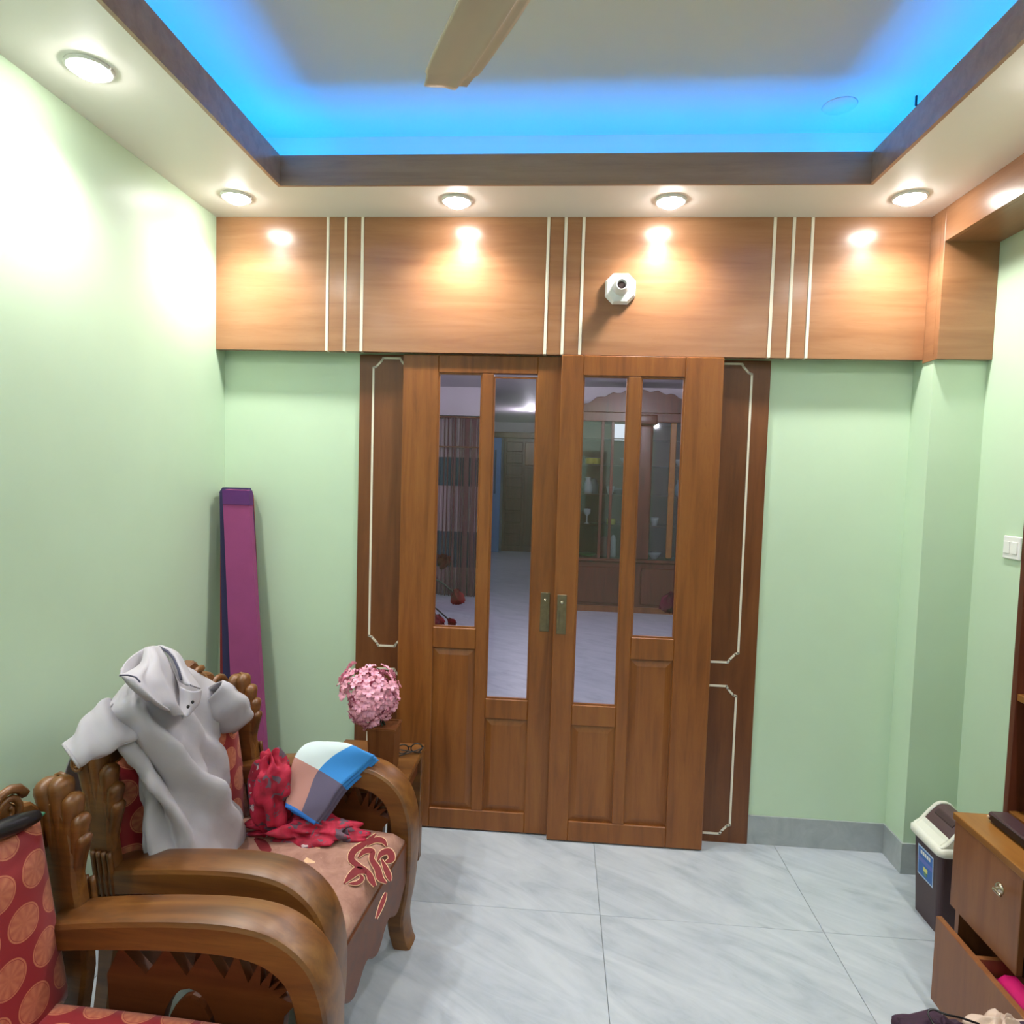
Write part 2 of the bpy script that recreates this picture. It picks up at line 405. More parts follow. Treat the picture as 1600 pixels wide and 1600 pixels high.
# ceiling: lowered border, slab, cove walls
bm = bmesh.new()
for a in ((XL, XR, FB+.012, YW), (XL, XR, YF, FN-.012), (XL, FL-.012, FN-.012, FB+.012), (FR+.012, XR, FN-.012, FB+.012)):
    add_box(bm, a[0], a[1], a[2], a[3], H, H+.02)
ceil = st(from_bm('ceiling', bm, white_paint), 'cream lowered ceiling border with recessed downlights', 'ceiling')
st(box('ceiling_slab', XL, XR, YF, YW, ZS, ZS+.08, slab_paint), 'grey white raised ceiling inside the blue lit recess', 'ceiling')
cw = .18
bm = bmesh.new()
add_box(bm, FL-cw, FR+cw, FB+cw, FB+cw+.02, H+.02, ZS); add_box(bm, FL-cw, FR+cw, FN-cw-.02, FN-cw, H+.02, ZS)
add_box(bm, FL-cw-.02, FL-cw, FN-cw, FB+cw, H+.02, ZS); add_box(bm, FR+cw, FR+cw+.02, FN-cw, FB+cw, H+.02, ZS)
st(from_bm('wall_cove', bm, white_paint), 'white inner sides of the ceiling recess', 'wall')
tr = st(thing('trim_1', 'dark brown wooden frame around the ceiling recess', 'trim'))
for (x0, x1, y0, y1) in ((FL-.012, FR+.012, FB, FB+.012), (FL-.012, FR+.012, FN-.012, FN), (FL-.012, FL, FN, FB), (FR, FR+.012, FN, FB)):
    box('frame_board', x0, x1, y0, y1, H-.012, ZT, trim_dark, tr, .001)
e = .022
for (x0, x1, y0, y1) in ((FL, FR, FB-.004, FB+.0), (FL, FR, FN, FN+.004), (FL, FL+.004, FN, FB), (FR-.004, FR, FN, FB)):
    box('bottom_lip', x0, x1, y0, y1, H-.014, H+.004, trim_dark, tr)
led = tag(thing('led_strip_light', 'blue glowing light strip hidden along the ceiling recess', 'light strip'), 'blue glowing light strip hidden along the ceiling recess', 'light strip')
c0 = .10
for (x0, x1, y0, y1) in ((FL-c0, FR+c0, FB+c0-.006, FB+c0+.006), (FL-c0, FR+c0, FN-c0-.006, FN-c0+.006), (FL-c0-.006, FL-c0+.006, FN-c0, FB+c0), (FR+c0-.006, FR+c0+.006, FN-c0, FB+c0)):
    box('led_tape', x0, x1, y0, y1, H+.02, H+.032, led_m, led)

# wooden fascia above the doors
fas = st(thing('trim_2', 'wide brown wooden fascia panel with white stripes above the doors', 'panel'))
edges = [(-1.033, -1.021), (-.955, -.943), (-.882, -.870), (-.091, -.079), (-.019, -.007), (.055, .067), (.829, .841), (.905, .917), (.978, .990)]
prev = XL
for k, (a, b) in enumerate(edges+[(XB, None)]):
    box('fascia_board', prev+.0005, a-.0005, D, D+.03, 2.1, H, panel_wood, fas, .0008)
    if b is not None:
        box('white_stripe', a, b, D-.003, D+.03, 2.1, H, inlay, fas, .0015); prev = b
box('fascia_soffit', XL, XB, D+.03, YW, 2.125, 2.14, panel_wood, fas)
bmf = st(thing('trim_3', 'brown wooden beam and pillar cladding at upper right', 'panel'))
box('pillar_cladding', XB, XR, 2.69, 2.72, 2.088, H, panel_wood, bmf, .001)
box('pillar_side', XB, XB+.005, 2.72, D+.005, 2.088, H, panel_wood_y, bmf)
box('beam_face', XB, XB+.02, YF, 2.69, 2.535, H, panel_wood_y, bmf, .001)
box('beam_underside', XB+.02, XR, YF, 2.69, 2.535, 2.55, panel_wood_y, bmf)

# ------------------------------------------------------------------ downlights
def downlight(x, y, label, watts=SPOT_W, z=H, lens=lamp_m, group='recessed ceiling downlights', col=(1, .968, .925), dome=False):
    t = thing('ceiling_downlight', label, 'downlight', (x, y, z), 0, group)
    bm = bmesh.new()
    add_tube(bm, [(.055*math.cos(2*PI*k/36), .055*math.sin(2*PI*k/36), -.003) for k in range(37)], .006, 8, False)
    from_bm('trim_ring', bm, plastic_white, t, True)
    lathe('lens', [(.001, -.030), (.018, -.028), (.034, -.021), (.045, -.012), (.051, -.001), (.001, -.0005)], lens, t, 28)
    ld = bpy.data.lights.new('downlight_lamp', 'POINT' if dome else 'SPOT'); ld.energy = watts; ld.color = col
    if not dome: ld.spot_size = math.radians(146); ld.spot_blend = 1.0
    ld.shadow_soft_size = .03
    lo = link(bpy.data.objects.new('downlight_lamp', ld), t); lo.location = (0, 0, -.22 if dome else -.055)
    return t
downlight(-1.32, 1.757, 'glowing downlight nearest the viewer above the left wall')
downlight(-1.327, 2.584, 'glowing downlight in the far left ceiling corner')
downlight(-.446, 2.624, 'glowing downlight left of centre above the fascia panel')
downlight(.388, 2.627, 'glowing downlight above the white bulb holder')
downlight(1.261, 2.597, 'glowing downlight in the far right ceiling corner')
for (x, y, l) in ((1.26, 1.80, 'downlight beside the right hand beam just out of view'), (-1.32, .9, 'added fill downlight above the left wall beside the viewer'), (1.26, .9, 'added fill downlight above the shelf beside the viewer'),
                  (-1.32, 0, 'added fill downlight left behind the viewer'), (1.26, 0, 'added fill downlight right behind the viewer'), (-.446, -1.3, 'added rear fill downlight at left behind the viewer'), (.388, -1.3, 'added rear fill downlight at right behind the viewer')):
    downlight(x, y, l)  # all after the first are unseen downlights added as fill light
# unseen tube lamp, added as fill light behind the viewer
t = thing('fill_tube_lamp', 'unseen white tube lamp added as fill light on the right wall behind the viewer', 'lamp', (XR-.05, -.75, 2.30))
box('batten', .015, .05, -.62, .62, -.03, .03, plastic_white, t, .005)
bm = bmesh.new(); add_tube(bm, [(0, -.6, 0), (0, .6, 0)], .016, 12); from_bm('tube', bm, fill_tube_m, t, True)

# ------------------------------------------------------------------ sliding doors
def chamfer_line(pts, wd, y0, y1, name, m, parent):
    """thin flat band following a polyline in the x-z plane"""
    bm = bmesh.new()
    for (a, b) in zip(pts, pts[1:]):
        a = Vector(a); b = Vector(b); t = (b-a).normalized(); n = Vector((-t.y, t.x))*wd/2; a2 = a-t*wd*.3; b2 = b+t*wd*.3
        add_prism(bm, [tuple(a2+n), tuple(a2-n), tuple(b2-n), tuple(b2+n)], 'y', y0, y1)
    return from_bm(name, bm, m, parent)
sur = st(thing('trim_4', 'dark wooden side panels of the door surround with white inlay', 'door surround'))
for sgn, x0, x1 in ((-1, XO0, -.64), (1, .60, XO1)):
    sp_ = box('side_panel', x0, x1, YW-.012, YW+.03, 0, 2.1, door_dark, sur, .001)
    f = (lambda v: v) if sgn > 0 else (lambda v: -v)
    xo = .79 if sgn > 0 else .838                         # outer inlay line
    xi = xo-.16
    def inl(zb, zt):
        c = .042
        P = [(xi+c, zt), (xo-c, zt), (xo-c+.006, zt-.012), (xo-.012, zt-c+.004), (xo, zt-c), (xo, zb+c), (xo-.012, zb+c-.004), (xo-c+.006, zb+.012), (xo-c, zb), (xi+c, zb), (xi+c-.006, zb+.012), (xi+.012, zb+c-.004), (xi, zb+c), (xi, zt-c), (xi+.012, zt-c+.004), (xi+c-.006, zt-.012), (xi+c, zt)]
        return [(f(a), b) for a, b in P]
    chamfer_line(inl(.805, 2.085), .009, YW-.0145, YW-.011, 'inlay', inlay, sp_)
    chamfer_line(inl(.04, .70), .009, YW-.0145, YW-.011, 'inlay', inlay, sp_)

def leaf(name, label, x0, x1, yf, panes, panels, handle_x, cat='door'):
    """panes, panels: (xa, xb, za, zb) openings; stiles and rails are separate members"""
    t = st(thing(name, label, cat)); th = .036; z1 = 2.096; z0 = .006
    y0, y1 = yf, yf+th
    (a0, a1, az, at_), (b0, b1, bz, bt) = panes
    p0, p1 = panels
    pieces = [('stile', x0, a0, z0, z1), ('stile', b1, x1, z0, z1), ('mullion', a1, b0, p0[2], at_),
              ('top_rail', a0, b1, at_, z1), ('bottom_rail', a0, b1, z0, p0[2]),
              ('middle_rail', a0, a1, p0[3], az), ('middle_rail', b0, b1, p1[3], bz)]
    for n, xa, xb, za, zb in pieces: box(n, xa, xb, y0, y1, za, zb, door_wood, t, .003)
    for (xa, xb, za, zb) in panes:
        g = box('pane', xa, xb, y0+.016, y0+.021, za, zb, glass_m, t)
        bm = bmesh.new(); e = .007
        for q in ((xa, xb, za, za+e), (xa, xb, zb-e, zb), (xa, xa+e, za+e, zb-e), (xb-e, xb, za+e, zb-e)): add_box(bm, q[0], q[1], y0+.006, y0+.015, q[2], q[3])
        from_bm('glazing_bead', bm, door_wood, g)
    for (xa, xb, za, zb) in panels:
        e = .03; yb = y0+.012
        V = [(xa, yb, za), (xb, yb, za), (xb, yb, zb), (xa, yb, zb), (xa+.006, yb, za+.006), (xb-.006, yb, za+.006), (xb-.006, yb, zb-.006), (xa+.006, yb, zb-.006),
             (xa+e, y0+.004, za+e), (xb-e, y0+.004, za+e), (xb-e, y0+.004, zb-e), (xa+e, y0+.004, zb-e)]
        F = [(0, 1, 5, 4), (1, 2, 6, 5), (2, 3, 7, 6), (3, 0, 4, 7), (4, 5, 9, 8), (5, 6, 10, 9), (6, 7, 11, 10), (7, 4, 8, 11), (8, 9, 10, 11)]
        V += [(xa, y0+.026, za), (xb, y0+.026, za), (xb, y0+.026, zb), (xa, y0+.026, zb)]
        F += [(12, 15, 14, 13), (0, 3, 15, 12), (1, 0, 12, 13), (2, 1, 13, 14), (3, 2, 14, 15)]
        mesh('panel', V, F, door_wood, t)
    h = box('handle_plate', handle_x-.020, handle_x+.020, y0-.004, y0, .915, 1.085, brass, t, .0015)
    box('handle_recess', handle_x-.009, handle_x+.009, y0-.0055, y0-.004, .94, 1.03, black if False else brass, h, .0005)
    lathe('lock', [(.001, y0-.010), (.006, y0-.010), (.007, y0-.004)], chrome, h, 12, (handle_x, 0, 1.052), 'y')
    return t
leaf('door_1', 'left sliding wooden door with two tall glass panes', -.695, -.010, D+.022,
     [(-.540, -.350, .912, 2.02), (-.300, -.112, .603, 2.008)], [(-.540, -.350, .095, .82), (-.300, -.112, .095, .515)], -.050)
leaf('door_2', 'right sliding wooden door with two tall glass panes', -.012, .655, D-.016,
     [(.080, .268, .61, 2.012), (.320, .500, .915, 2.010)], [(.080, .268, .095, .52), (.320, .500, .095, .82)], .022)

# ------------------------------------------------------------------ bulb holder on the fascia
hc = at(970, 449, Y=D-.03)
t = thing('bulb_holder', 'white octagonal bulb holder without a bulb on the fascia panel', 'bulb holder', (hc.x, D-.0005, hc.z))
o8 = [(.062*a, .062*b) for a, b in ((-.5, 1), (.5, 1), (1, .5), (1, -.5), (.5, -1), (-.5, -1), (-1, -.5), (-1, .5))]
bm = bmesh.new()
def ring8(sc_, y): return [bm.verts.new((p[0]*sc_, y, p[1]*sc_)) for p in o8]
rs = [ring8(1, 0), ring8(1, -.012), ring8(.88, -.026), ring8(.5, -.032)]
for a, b in zip(rs, rs[1:]):
    for k in range(8): bm.faces.new((a[k], a[(k+1) % 8], b[(k+1) % 8], b[k]))
bm.faces.new(rs[0][::-1]); bm.faces.new(rs[-1]); from_bm('base', bm, plastic_white, t)
bm = bmesh.new(); add_lathe(bm, [(.034, -.03), (.028, -.045), (.024, -.075), (.020, -.078), (.018, -.072), (.018, -.05), (.001, -.05)], 24, (0, 0, 0), 'y')
from_bm('socket', bm, plastic_white, t, True)
lathe('contact', [(.001, -.056), (.016, -.056), (.016, -.051), (.001, -.051)], plain('socket_inside', srgb(110, 90, 92), .6), t, 20, (0, 0, 0), 'y')

# ------------------------------------------------------------------ ceiling fan
fanc = Vector((-.02, 1.02, 2.47))
t = thing('ceiling_fan', 'beige three blade ceiling fan with one blade in view', 'ceiling fan', fanc)
lathe('motor', [(.02, .06), (.07, .055), (.105, .03), (.11, 0), (.095, -.03), (.05, -.045), (.01, -.048)], fan_paint, t, 32)
bm = bmesh.new(); add_lathe(bm, [(.010, .055), (.010, ZS-fanc.z-.0)], 12); from_bm('down_rod', bm, fan_paint, t, True)
lathe('canopy', [(.012, ZS-fanc.z-.09), (.05, ZS-fanc.z-.02), (.055, ZS-fanc.z)], fan_paint, t, 24)
tip = at(697, 140, Z=2.46); ang0 = math.atan2(tip.y-fanc.y, tip.x-fanc.x); L = (tip-fanc).length
for k in range(3):
    a = ang0 + k*2*PI/3
    rows = []
    for r, wd in ((.17, .055), (.26, .066), (.40, .066), (.52, .062), (L-.035, .056), (L, .050)):
        row = []
        for sx in (-1, -.62, -.5, 0, .6, 1):
            zz = -.012*sx*1.2 + (-.008 if sx in (-.5,) else 0) + (.004 if sx == 1 else 0) - (.006 if abs(sx) == 1 and r >= L-.001 else 0)
            rr = r + (.012*(1-sx*sx) if r >= L-.001 else 0)
            row.append(Vector((rr*math.cos(a)-sx*wd*math.sin(a), rr*math.sin(a)+sx*wd*math.cos(a), zz)))
        rows.append(row)
    b = sheet('blade', rows, fan_paint, t, .004, 3)
    bm = bmesh.new(); add_tube(bm, [(.09*math.cos(a), .09*math.sin(a), 0), (.24*math.cos(a), .24*math.sin(a), -.002)], [.02, .014], 8, True, 1); from_bm('blade_bracket', bm, fan_paint, b, True)
# faint round blank and hook on the slab
q = at(1312, 165, Z=ZS); lathe_o = lathe('junction_cover', [(.001, -.004), (.055, -.004), (.058, 0), (.001, 0)], slab_paint, None, 32, (q.x, q.y, ZS))
tag(lathe_o, 'small flat round cover plate on the raised ceiling', 'cover plate')
q = at(1432, 150, Z=ZS); hk = tube('ceiling_hook', [(q.x, q.y, ZS), (q.x, q.y, ZS-.03), (q.x+.015, q.y, ZS-.042), (q.x+.03, q.y, ZS-.03)], .004, black)
tag(hk, 'tiny dark hook in the blue lit right end of the ceiling', 'hook')

# ------------------------------------------------------------------ carved armchairs
def offset_poly(path, d):
    """path offset to its right side by d(i)"""
    out = []
    for i, p in enumerate(path):
        a = Vector(path[max(i-1, 0)]); b = Vector(path[min(i+1, len(path)-1)]); t = (b-a).normalized()
        n = Vector((t.y, -t.x)); out.append(tuple(Vector(p)+n*(d[i] if isinstance(d, list) else d)))
    return out
ARM = spline([(-.345, .566), (-.2, .588), (-.02, .608), (.13, .614), (.235, .596), (.315, .540), (.355, .45), (.362, .33), (.352, .2), (.335, .1), (.345, .03), (.36, 0)], 5)
def chair(label, loc, rz, seat_mat, depth=.93):
    t = thing('armchair', label, 'armchair', loc, rz, 'carved teak armchairs along the left wall')
    n = len(ARM)
    th = [.062 + .018*math.sin(min(1, i/(n*.62))*PI*.5) - .03*max(0, (i/n-.62)/.38) for i in range(n)]
    inner = offset_poly(ARM, th)
    for s in (-1, 1):
        # arm: broad bent board down to the floor, with a shallow groove along its crown
        a, b = sorted((s*.248, s*.352))
        bm = bmesh.new()
        k = 7; wd = b-a; vs = []
        for i in range(n):
            o_, i_ = Vector(ARM[i]), Vector(inner[i]); u = (o_-i_).normalized()
            wsc = 1 if i < n*.5 else 1-.28*(i/n-.5)/.5
            cx = (a+b)/2; ring = []
            prof = [(-.5, -.9), (-.5, -.12), (-.455, -.02), (-.40, 0), (0, .04), (.40, 0), (.455, -.02), (.5, -.12), (.5, -.9), (.42, -1), (-.42, -1)]
            T = (o_-i_).length
            for (py, pt) in prof:
                q = o_ + u*(pt*T if pt < -.5 else pt*.09)
                ring.append(bm.verts.new((q.x, cx+py*wd*wsc, q.y)))
            vs.append(ring)
        for r0, r1 in zip(vs, vs[1:]):
            for q in range(len(r0)): bm.faces.new((r0[q], r0[(q+1) % len(r0)], r1[(q+1) % len(r0)], r1[q]))
        bm.faces.new(vs[0]); bm.faces.new(vs[-1][::-1])
        o = from_bm('arm', bm, chair_wood, t, 'auto')
        # toothed sunburst panel under the arm
        i0, i1 = 4, int(n*.60); tip = offset_poly(ARM, [th[i]+.014 for i in range(n)]); val = offset_poly(ARM, [th[i]+.078-.038*max(0, i-n*.3)/(n*.3) for i in range(n)])
        top = []
        seg = [(i/1.0) for i in range(i0, i1)]
        fine = spline([tuple(tip[i])+tuple(val[i]) for i in range(i0, i1)], 3); N = len(fine); TE = 9
        for q in range(TE*2+1):
            f = fine[min(N-1, int(q*(N-1)/(TE*2)))]
            top.append((f[2], f[3]) if q % 2 == 0 else (f[0], f[1]))
        arch = [(.075*math.cos(g), .30+.132*math.sin(g)) for g in [PI*k/10 for k in range(11)]]
        poly = top + [(top[-1][0]-.01, .30)] + [p for p in arch] + [(top[0][0]+.01, .30)]
        prism('arm_boss', [(.062*math.cos(g), .30+.108*math.sin(g)) for g in [PI*k/10 for k in range(11)]], 'y', s*.30-.010, s*.30+.010, chair_dark, t)
        prism('arm_panel', poly, 'y', s*.30-.013, s*.30+.013, chair_dark, t)
        # back post: rear leg, waist, fan of lobes
        y0, y1 = s*.322-.028, s*.322+.028
        prism('back_post', [(-.40, 0), (-.35, 0), (-.325, .15), (-.30, .32), (-.285, .42), (-.288, .50), (-.302, .58), (-.312, .64), (-.312, .70), (-.325, .77), (-.36, .82), (-.395, .82), (-.405, .74), (-.392, .66), (-.372, .58), (-.358, .50), (-.352, .42), (-.358, .30), (-.38, .15)], 'y', y0+.006, y1-.006, chair_wood, t, .008)
        bm = bmesh.new()
        for (tx, tz, r) in ((-.398, .838, .026), (-.362, .846, .024), (-.330, .812, .0215), (-.310, .768, .019), (-.302, .726, .016)):
            pts = spline([(-.32+(tx+.35)*.4, s*.322, .44), (-.335+(tx+.35)*.45, s*.322, .56), (-.345+(tx+.35)*.55, s*.322, .58+(tz-.58)*.45), (tx, s*.322, tz)], 4)
            m_ = len(pts); rad = [.009+(r-.009)*(i/(m_-1))**1.6 for i in range(m_)]
            d = (Vector(pts[-1])-Vector(pts[-2])).normalized()
            for (f, g) in ((.45, .92), (.8, .65), (1.0, .25)): pts.append(tuple(Vector(pts[m_-1])+d*r*f)); rad.append(r*g)
            add_tube(bm, pts, rad, 10, True, 1.3)
        po = from_bm('lobes', bm, chair_wood, t, True)
        bm = bmesh.new()                                   # scroll on the outer face, grooves at the waist
        yy = s*.322+s*.038
        sp_ = [(-.398+.022*(1-.85*k/22)*math.cos(k*.55), yy-s*.004, .838+.022*(1-.85*k/22)*math.sin(k*.55)) for k in range(23)]
        add_tube(bm, sp_, .005, 6); from_bm('scroll_carving', bm, chair_wood, t, True)
        for k in range(4):
            xx = -.346+k*.017
            tube('groove_rib', spline([(xx+.012, s*.322+s*.026, .46), (xx, s*.322+s*.027, .54), (xx-.012, s*.322+s*.028, .62)], 4), .007, chair_wood, t, 6)
    # crest rail with carved scrolls
    up = [(y, .80 + .19*math.cos(y/.30*PI/2)**1.2 + .012*math.cos(y*70)) for y in [(-.30+.6*k/36) for k in range(37)]]
    lo = [(y, .70 + .10*math.cos(y/.30*PI/2)) for y in [(.30-.6*k/24) for k in range(25)]]
    cr = prism('crest_rail', up+lo, 'x', -.425, -.385, chair_wood, t, .006, 1, 1.0)
    bm = bmesh.new()
    for s in (-1, 1):
        for (cy, cz, r, a0) in ((.20, .845, .05, .4), (.10, .895, .055, 1.2)):
            add_tube(bm, [(-.384, s*(cy+r*(1-.8*k/26)*math.cos(a0+k*.5)), cz+r*(1-.8*k/26)*math.sin(a0+k*.5)) for k in range(27)], [.011-.006*k/26 for k in range(27)], 6)
        add_tube(bm, spline([(-.384, s*.27, .79), (-.384, s*.17, .81), (-.384, s*.06, .86), (-.384, 0, .93)], 5), .008, 6)
    from_bm('carving', bm, chair_wood, cr, True)
    # upholstered back: rounded slab, slightly arched top, leaning
    rows = []; uv = []
    NU, NV = 24, 20
    V, F, UV = [], [], []
    for layer in (0, 1):
        for i in range(NV+1):
            for j in range(NU+1):
                u, v = j/NU, i/NV
                hw = .288 - .012*v
                y = (u-.5)*2*hw; ztop = .79+.045*math.cos(y/hw*PI/2)
                z = .40+(ztop-.40)*v
                edge = min(u, 1-u, v*.8+.15, (1-v)*.85)
                puff = .045*min(1, (max(edge, 0)/.16))**.5
                x = -.318-.058*v + (puff if layer == 0 else -.03)
                V.append((x, y, z)); UV.append((y+.5, z))
    M = (NU+1)*(NV+1)
    for i in range(NV):
        for j in range(NU):
            a = i*(NU+1)+j; q = (a, a+1, a+NU+2, a+NU+1); F.append(q); F.append(tuple(M+x for x in q[::-1]))
    bnd = [j for j in range(NU+1)]+[i*(NU+1)+NU for i in range(1, NV+1)]+[NV*(NU+1)+j for j in range(NU-1, -1, -1)]+[i*(NU+1) for i in range(NV-1, 0, -1)]
    for a, b in zip(bnd, bnd[1:]+bnd[:1]): F.append((b, a, M+a, M+b))
    mesh('back_cushion', V, F, red_fab, t, True, UV)
    # seat frame, front apron, cushion
    bm = bmesh.new(); add_box(bm, -.36, .30, -.245, -.215, .22, .375); add_box(bm, -.36, .30, .215, .245, .22, .375); add_box(bm, -.36, -.33, -.215, .215, .22, .375); add_box(bm, -.33, .30, -.215, .215, .35, .375)
    from_bm('seat_frame', bm, chair_dark, t)
    ap = [(-.262, .378), (.262, .378)] + [(y, .215-.02*math.cos(y/.26*PI*3)-.015*math.cos(y/.26*PI/2)) for y in [(.262-.524*k/30) for k in range(31)]]
    prism('front_apron', ap, 'x', .30, .345, chair_dark, t, .006, 1, 1.0)
    V, F, UV = [], [], []
    NX, NY = 20, 20
    for layer in (0, 1):
        for i in range(NX+1):
            for j in range(NY+1):
                u, v = i/NX, j/NY
                x = -.325+.665*u; y = (v-.5)*.486
                e_ = min(u, 1-u, v, 1-v); pf = min(1, e_/.06)**.45
                z = (.388+.034*pf+.006*math.sin(u*PI)) if layer == 0 else .376
                V.append((x, y, z)); UV.append((x+.5, y+.5))
    M = (NX+1)*(NY+1)
    for i in range(NX):
        for j in range(NY):
            a = i*(NY+1)+j; q = (a, a+NY+1, a+NY+2, a+1); F.append(q); F.append(tuple(M+x for x in q[::-1]))
    bnd = [j for j in range(NY+1)]+[i*(NY+1)+NY for i in range(1, NX+1)]+[NX*(NY+1)+j for j in range(NY-1, -1, -1)]+[i*(NY+1) for i in range(NX-1, 0, -1)]
    for a, b in zip(bnd, bnd[1:]+bnd[:1]): F.append((a, b, M+b, M+a))
    seat = mesh('seat_cushion', V, F, seat_mat, t, True, UV)
    for ch in list(t.children)+[g for c_ in t.children for g in c_.children]:
        for v in ch.data.vertices: v.co.x *= depth
    return t, seat
CH1 = (-.795, 1.045, 0); R1 = math.radians(-2.5)
CH2 = (-.79, 1.825, 0); R2 = math.radians(-5)
c1, seat1 = chair('carved wooden armchair with red medallion seat and back, nearest the viewer', CH1, R1, red_fab)
c2, seat2 = chair('carved wooden armchair with mauve seat, draped with a grey shirt', CH2, R2, mauve_fab, .885)

# flourish printed on the mauve seat: raised maroon swashes with cream outline
inv2 = (Matrix.Translation(CH2) @ Matrix.Rotation(R2, 4, 'Z')).inverted()
def seat_pt(px, py, dz=0): return inv2 @ at(px, py, Z=.4265+dz)
def swash(pts, name='flourish', m=maroon_fab, z=.0, grow=1.0):
    """pts: (px, py, halfwidth px)"""
    P = spline(pts, 6); bm = bmesh.new(); L_, R_ = [], []
    for i, (x, y, wd) in enumerate(P):
        a = P[max(i-1, 0)]; b = P[min(i+1, len(P)-1)]; tx, ty = b[0]-a[0], b[1]-a[1]; l = math.hypot(tx, ty) or 1
        nx, ny = -ty/l, tx/l; ww = wd+grow
        L_.append(bm.verts.new(seat_pt(x+nx*ww, y+ny*ww, z))); R_.append(bm.verts.new(seat_pt(x-nx*ww, y-ny*ww, z)))
    for i in range(len(P)-1): bm.faces.new((L_[i], L_[i+1], R_[i+1], R_[i]))
    r = bmesh.ops.extrude_face_region(bm, geom=bm.faces[:])
    for v in [g for g in r['geom'] if isinstance(g, bmesh.types.BMVert)]: v.co.z += .0012
    return from_bm(name, bm, m, seat2)
SW = [[(588, 1303, 1), (570, 1318, 4), (553, 1330, 5), (549, 1343, 5), (560, 1353, 4), (574, 1363, 4), (580, 1374, 5), (586, 1385, 2)],
      [(604, 1322, 1), (598, 1314, 4), (586, 1313, 4), (574, 1321, 1)],
      [(560, 1340, 1), (570, 1330, 4), (582, 1331, 4), (581, 1343, 4), (590, 1358, 5), (594, 1372, 5), (604, 1380, 1)],
      [(590, 1345, 1), (596, 1334, 4), (608, 1331, 5), (612, 1342, 5), (603, 1348, 2)],
      [(596, 1343, 1), (603, 1358, 4), (608, 1370, 4), (610, 1377, 1)],
      [(538, 1380, 1), (548, 1369, 5), (560, 1360, 6), (573, 1364, 2)],
      [(545, 1381, 1), (558, 1380, 3), (566, 1373, 3), (562, 1367, 1)],
      [(603, 1395, 1), (600, 1404, 3), (594, 1420, 3), (588, 1436, 1)]]
for p in SW:
    swash(p, 'flourish_outline', cream_fab, 0, 1.1); swash(p, 'flourish', maroon_fab, .001, 0)
for p in [[(505, 1318, 1), (520, 1312, 4), (535, 1305, 4), (540, 1298, 3), (530, 1296, 1)], [(478, 1313, 1), (490, 1320, 3), (500, 1326, 1)], [(470, 1338, 2), (480, 1345, 4), (492, 1348, 1)]]:
    swash(p, 'pale_motif', cream_fab, 0, 0)
for p in [[(445, 1330, 2), (455, 1320, 6), (462, 1330, 4), (460, 1342, 2)], [(398, 1310, 2), (410, 1320, 8), (420, 1332, 6), (425, 1338, 2)]]:
    swash(p, 'dark_motif', maroon_fab, 0, 0)

# slim black case on the near chair's back cushion
p0 = at(-40, 1312, X=-1.118); p1 = at(63, 1273, X=-1.122)
bm = bmesh.new(); d = (p1-p0); N = 14
add_tube(bm, [tuple(p0+d*(k/N)) for k in range(N+1)], [.004]+[.012+.008*math.sin(k/N*PI) for k in range(1, N)]+[.004], 12)
o = from_bm('slim_case', bm, black, None, True); tag(o, 'slim black rounded case lying on top of the red back cushion', 'case')
bm = bmesh.new(); add_tube(bm, [tuple(p1), tuple(p1+d.normalized()*.012)], [.006, .003], 8); from_bm('tip_cap', bm, plain('green_cap', srgb(70, 130, 100), .4), o, True)

# ------------------------------------------------------------------ shirt over the back of the second chair
sh = thing('polo_shirt', 'light grey polo shirt hung over the back of the second armchair', 'shirt', (0, 0, 0))
def P(px, py, X): return at(px, py, X=X+.05)
body = [
    # back half behind the crest, then over the crest and down the front
    [Vector((-1.30, 1.58, .62)), Vector((-1.31, 1.72, .62)), Vector((-1.31, 1.86, .62)), Vector((-1.31, 2.0, .62)), Vector((-1.30, 2.14, .62))],
    [Vector((-1.27, 1.60, .80)), Vector((-1.29, 1.72, .82)), Vector((-1.29, 1.86, .85)), Vector((-1.29, 2.0, .84)), Vector((-1.27, 2.13, .80))],
    [P(168, 1104, -1.17), P(200, 1066, -1.20), P(238, 1030, -1.21), P(290, 1042, -1.20), P(345, 1078, -1.17)],
    [P(164, 1124, -1.14), P(205, 1094, -1.12), P(250, 1082, -1.10), P(302, 1078, -1.11), P(352, 1100, -1.13)],
    [P(180, 1160, -1.13), P(215, 1145, -1.09), P(262, 1138, -1.07), P(310, 1135, -1.08), P(353, 1150, -1.11)],
    [P(207, 1198, -1.12), P(235, 1195, -1.07), P(278, 1190, -1.045), P(325, 1188, -1.06), P(366, 1200, -1.10)],
    [P(225, 1245, -1.11), P(250, 1245, -1.06), P(290, 1240, -1.025), P(340, 1238, -1.04), P(380, 1248, -1.09)],
    [P(229, 1300, -1.10), P(257, 1302, -1.05), P(300, 1300, -1.005), P(350, 1292, -1.01), P(394, 1298, -1.06)],
    [P(231, 1362, -1.09), P(262, 1372, -1.03), P(305, 1374, -.98), P(350, 1362, -.98), P(388, 1348, -1.03)]]
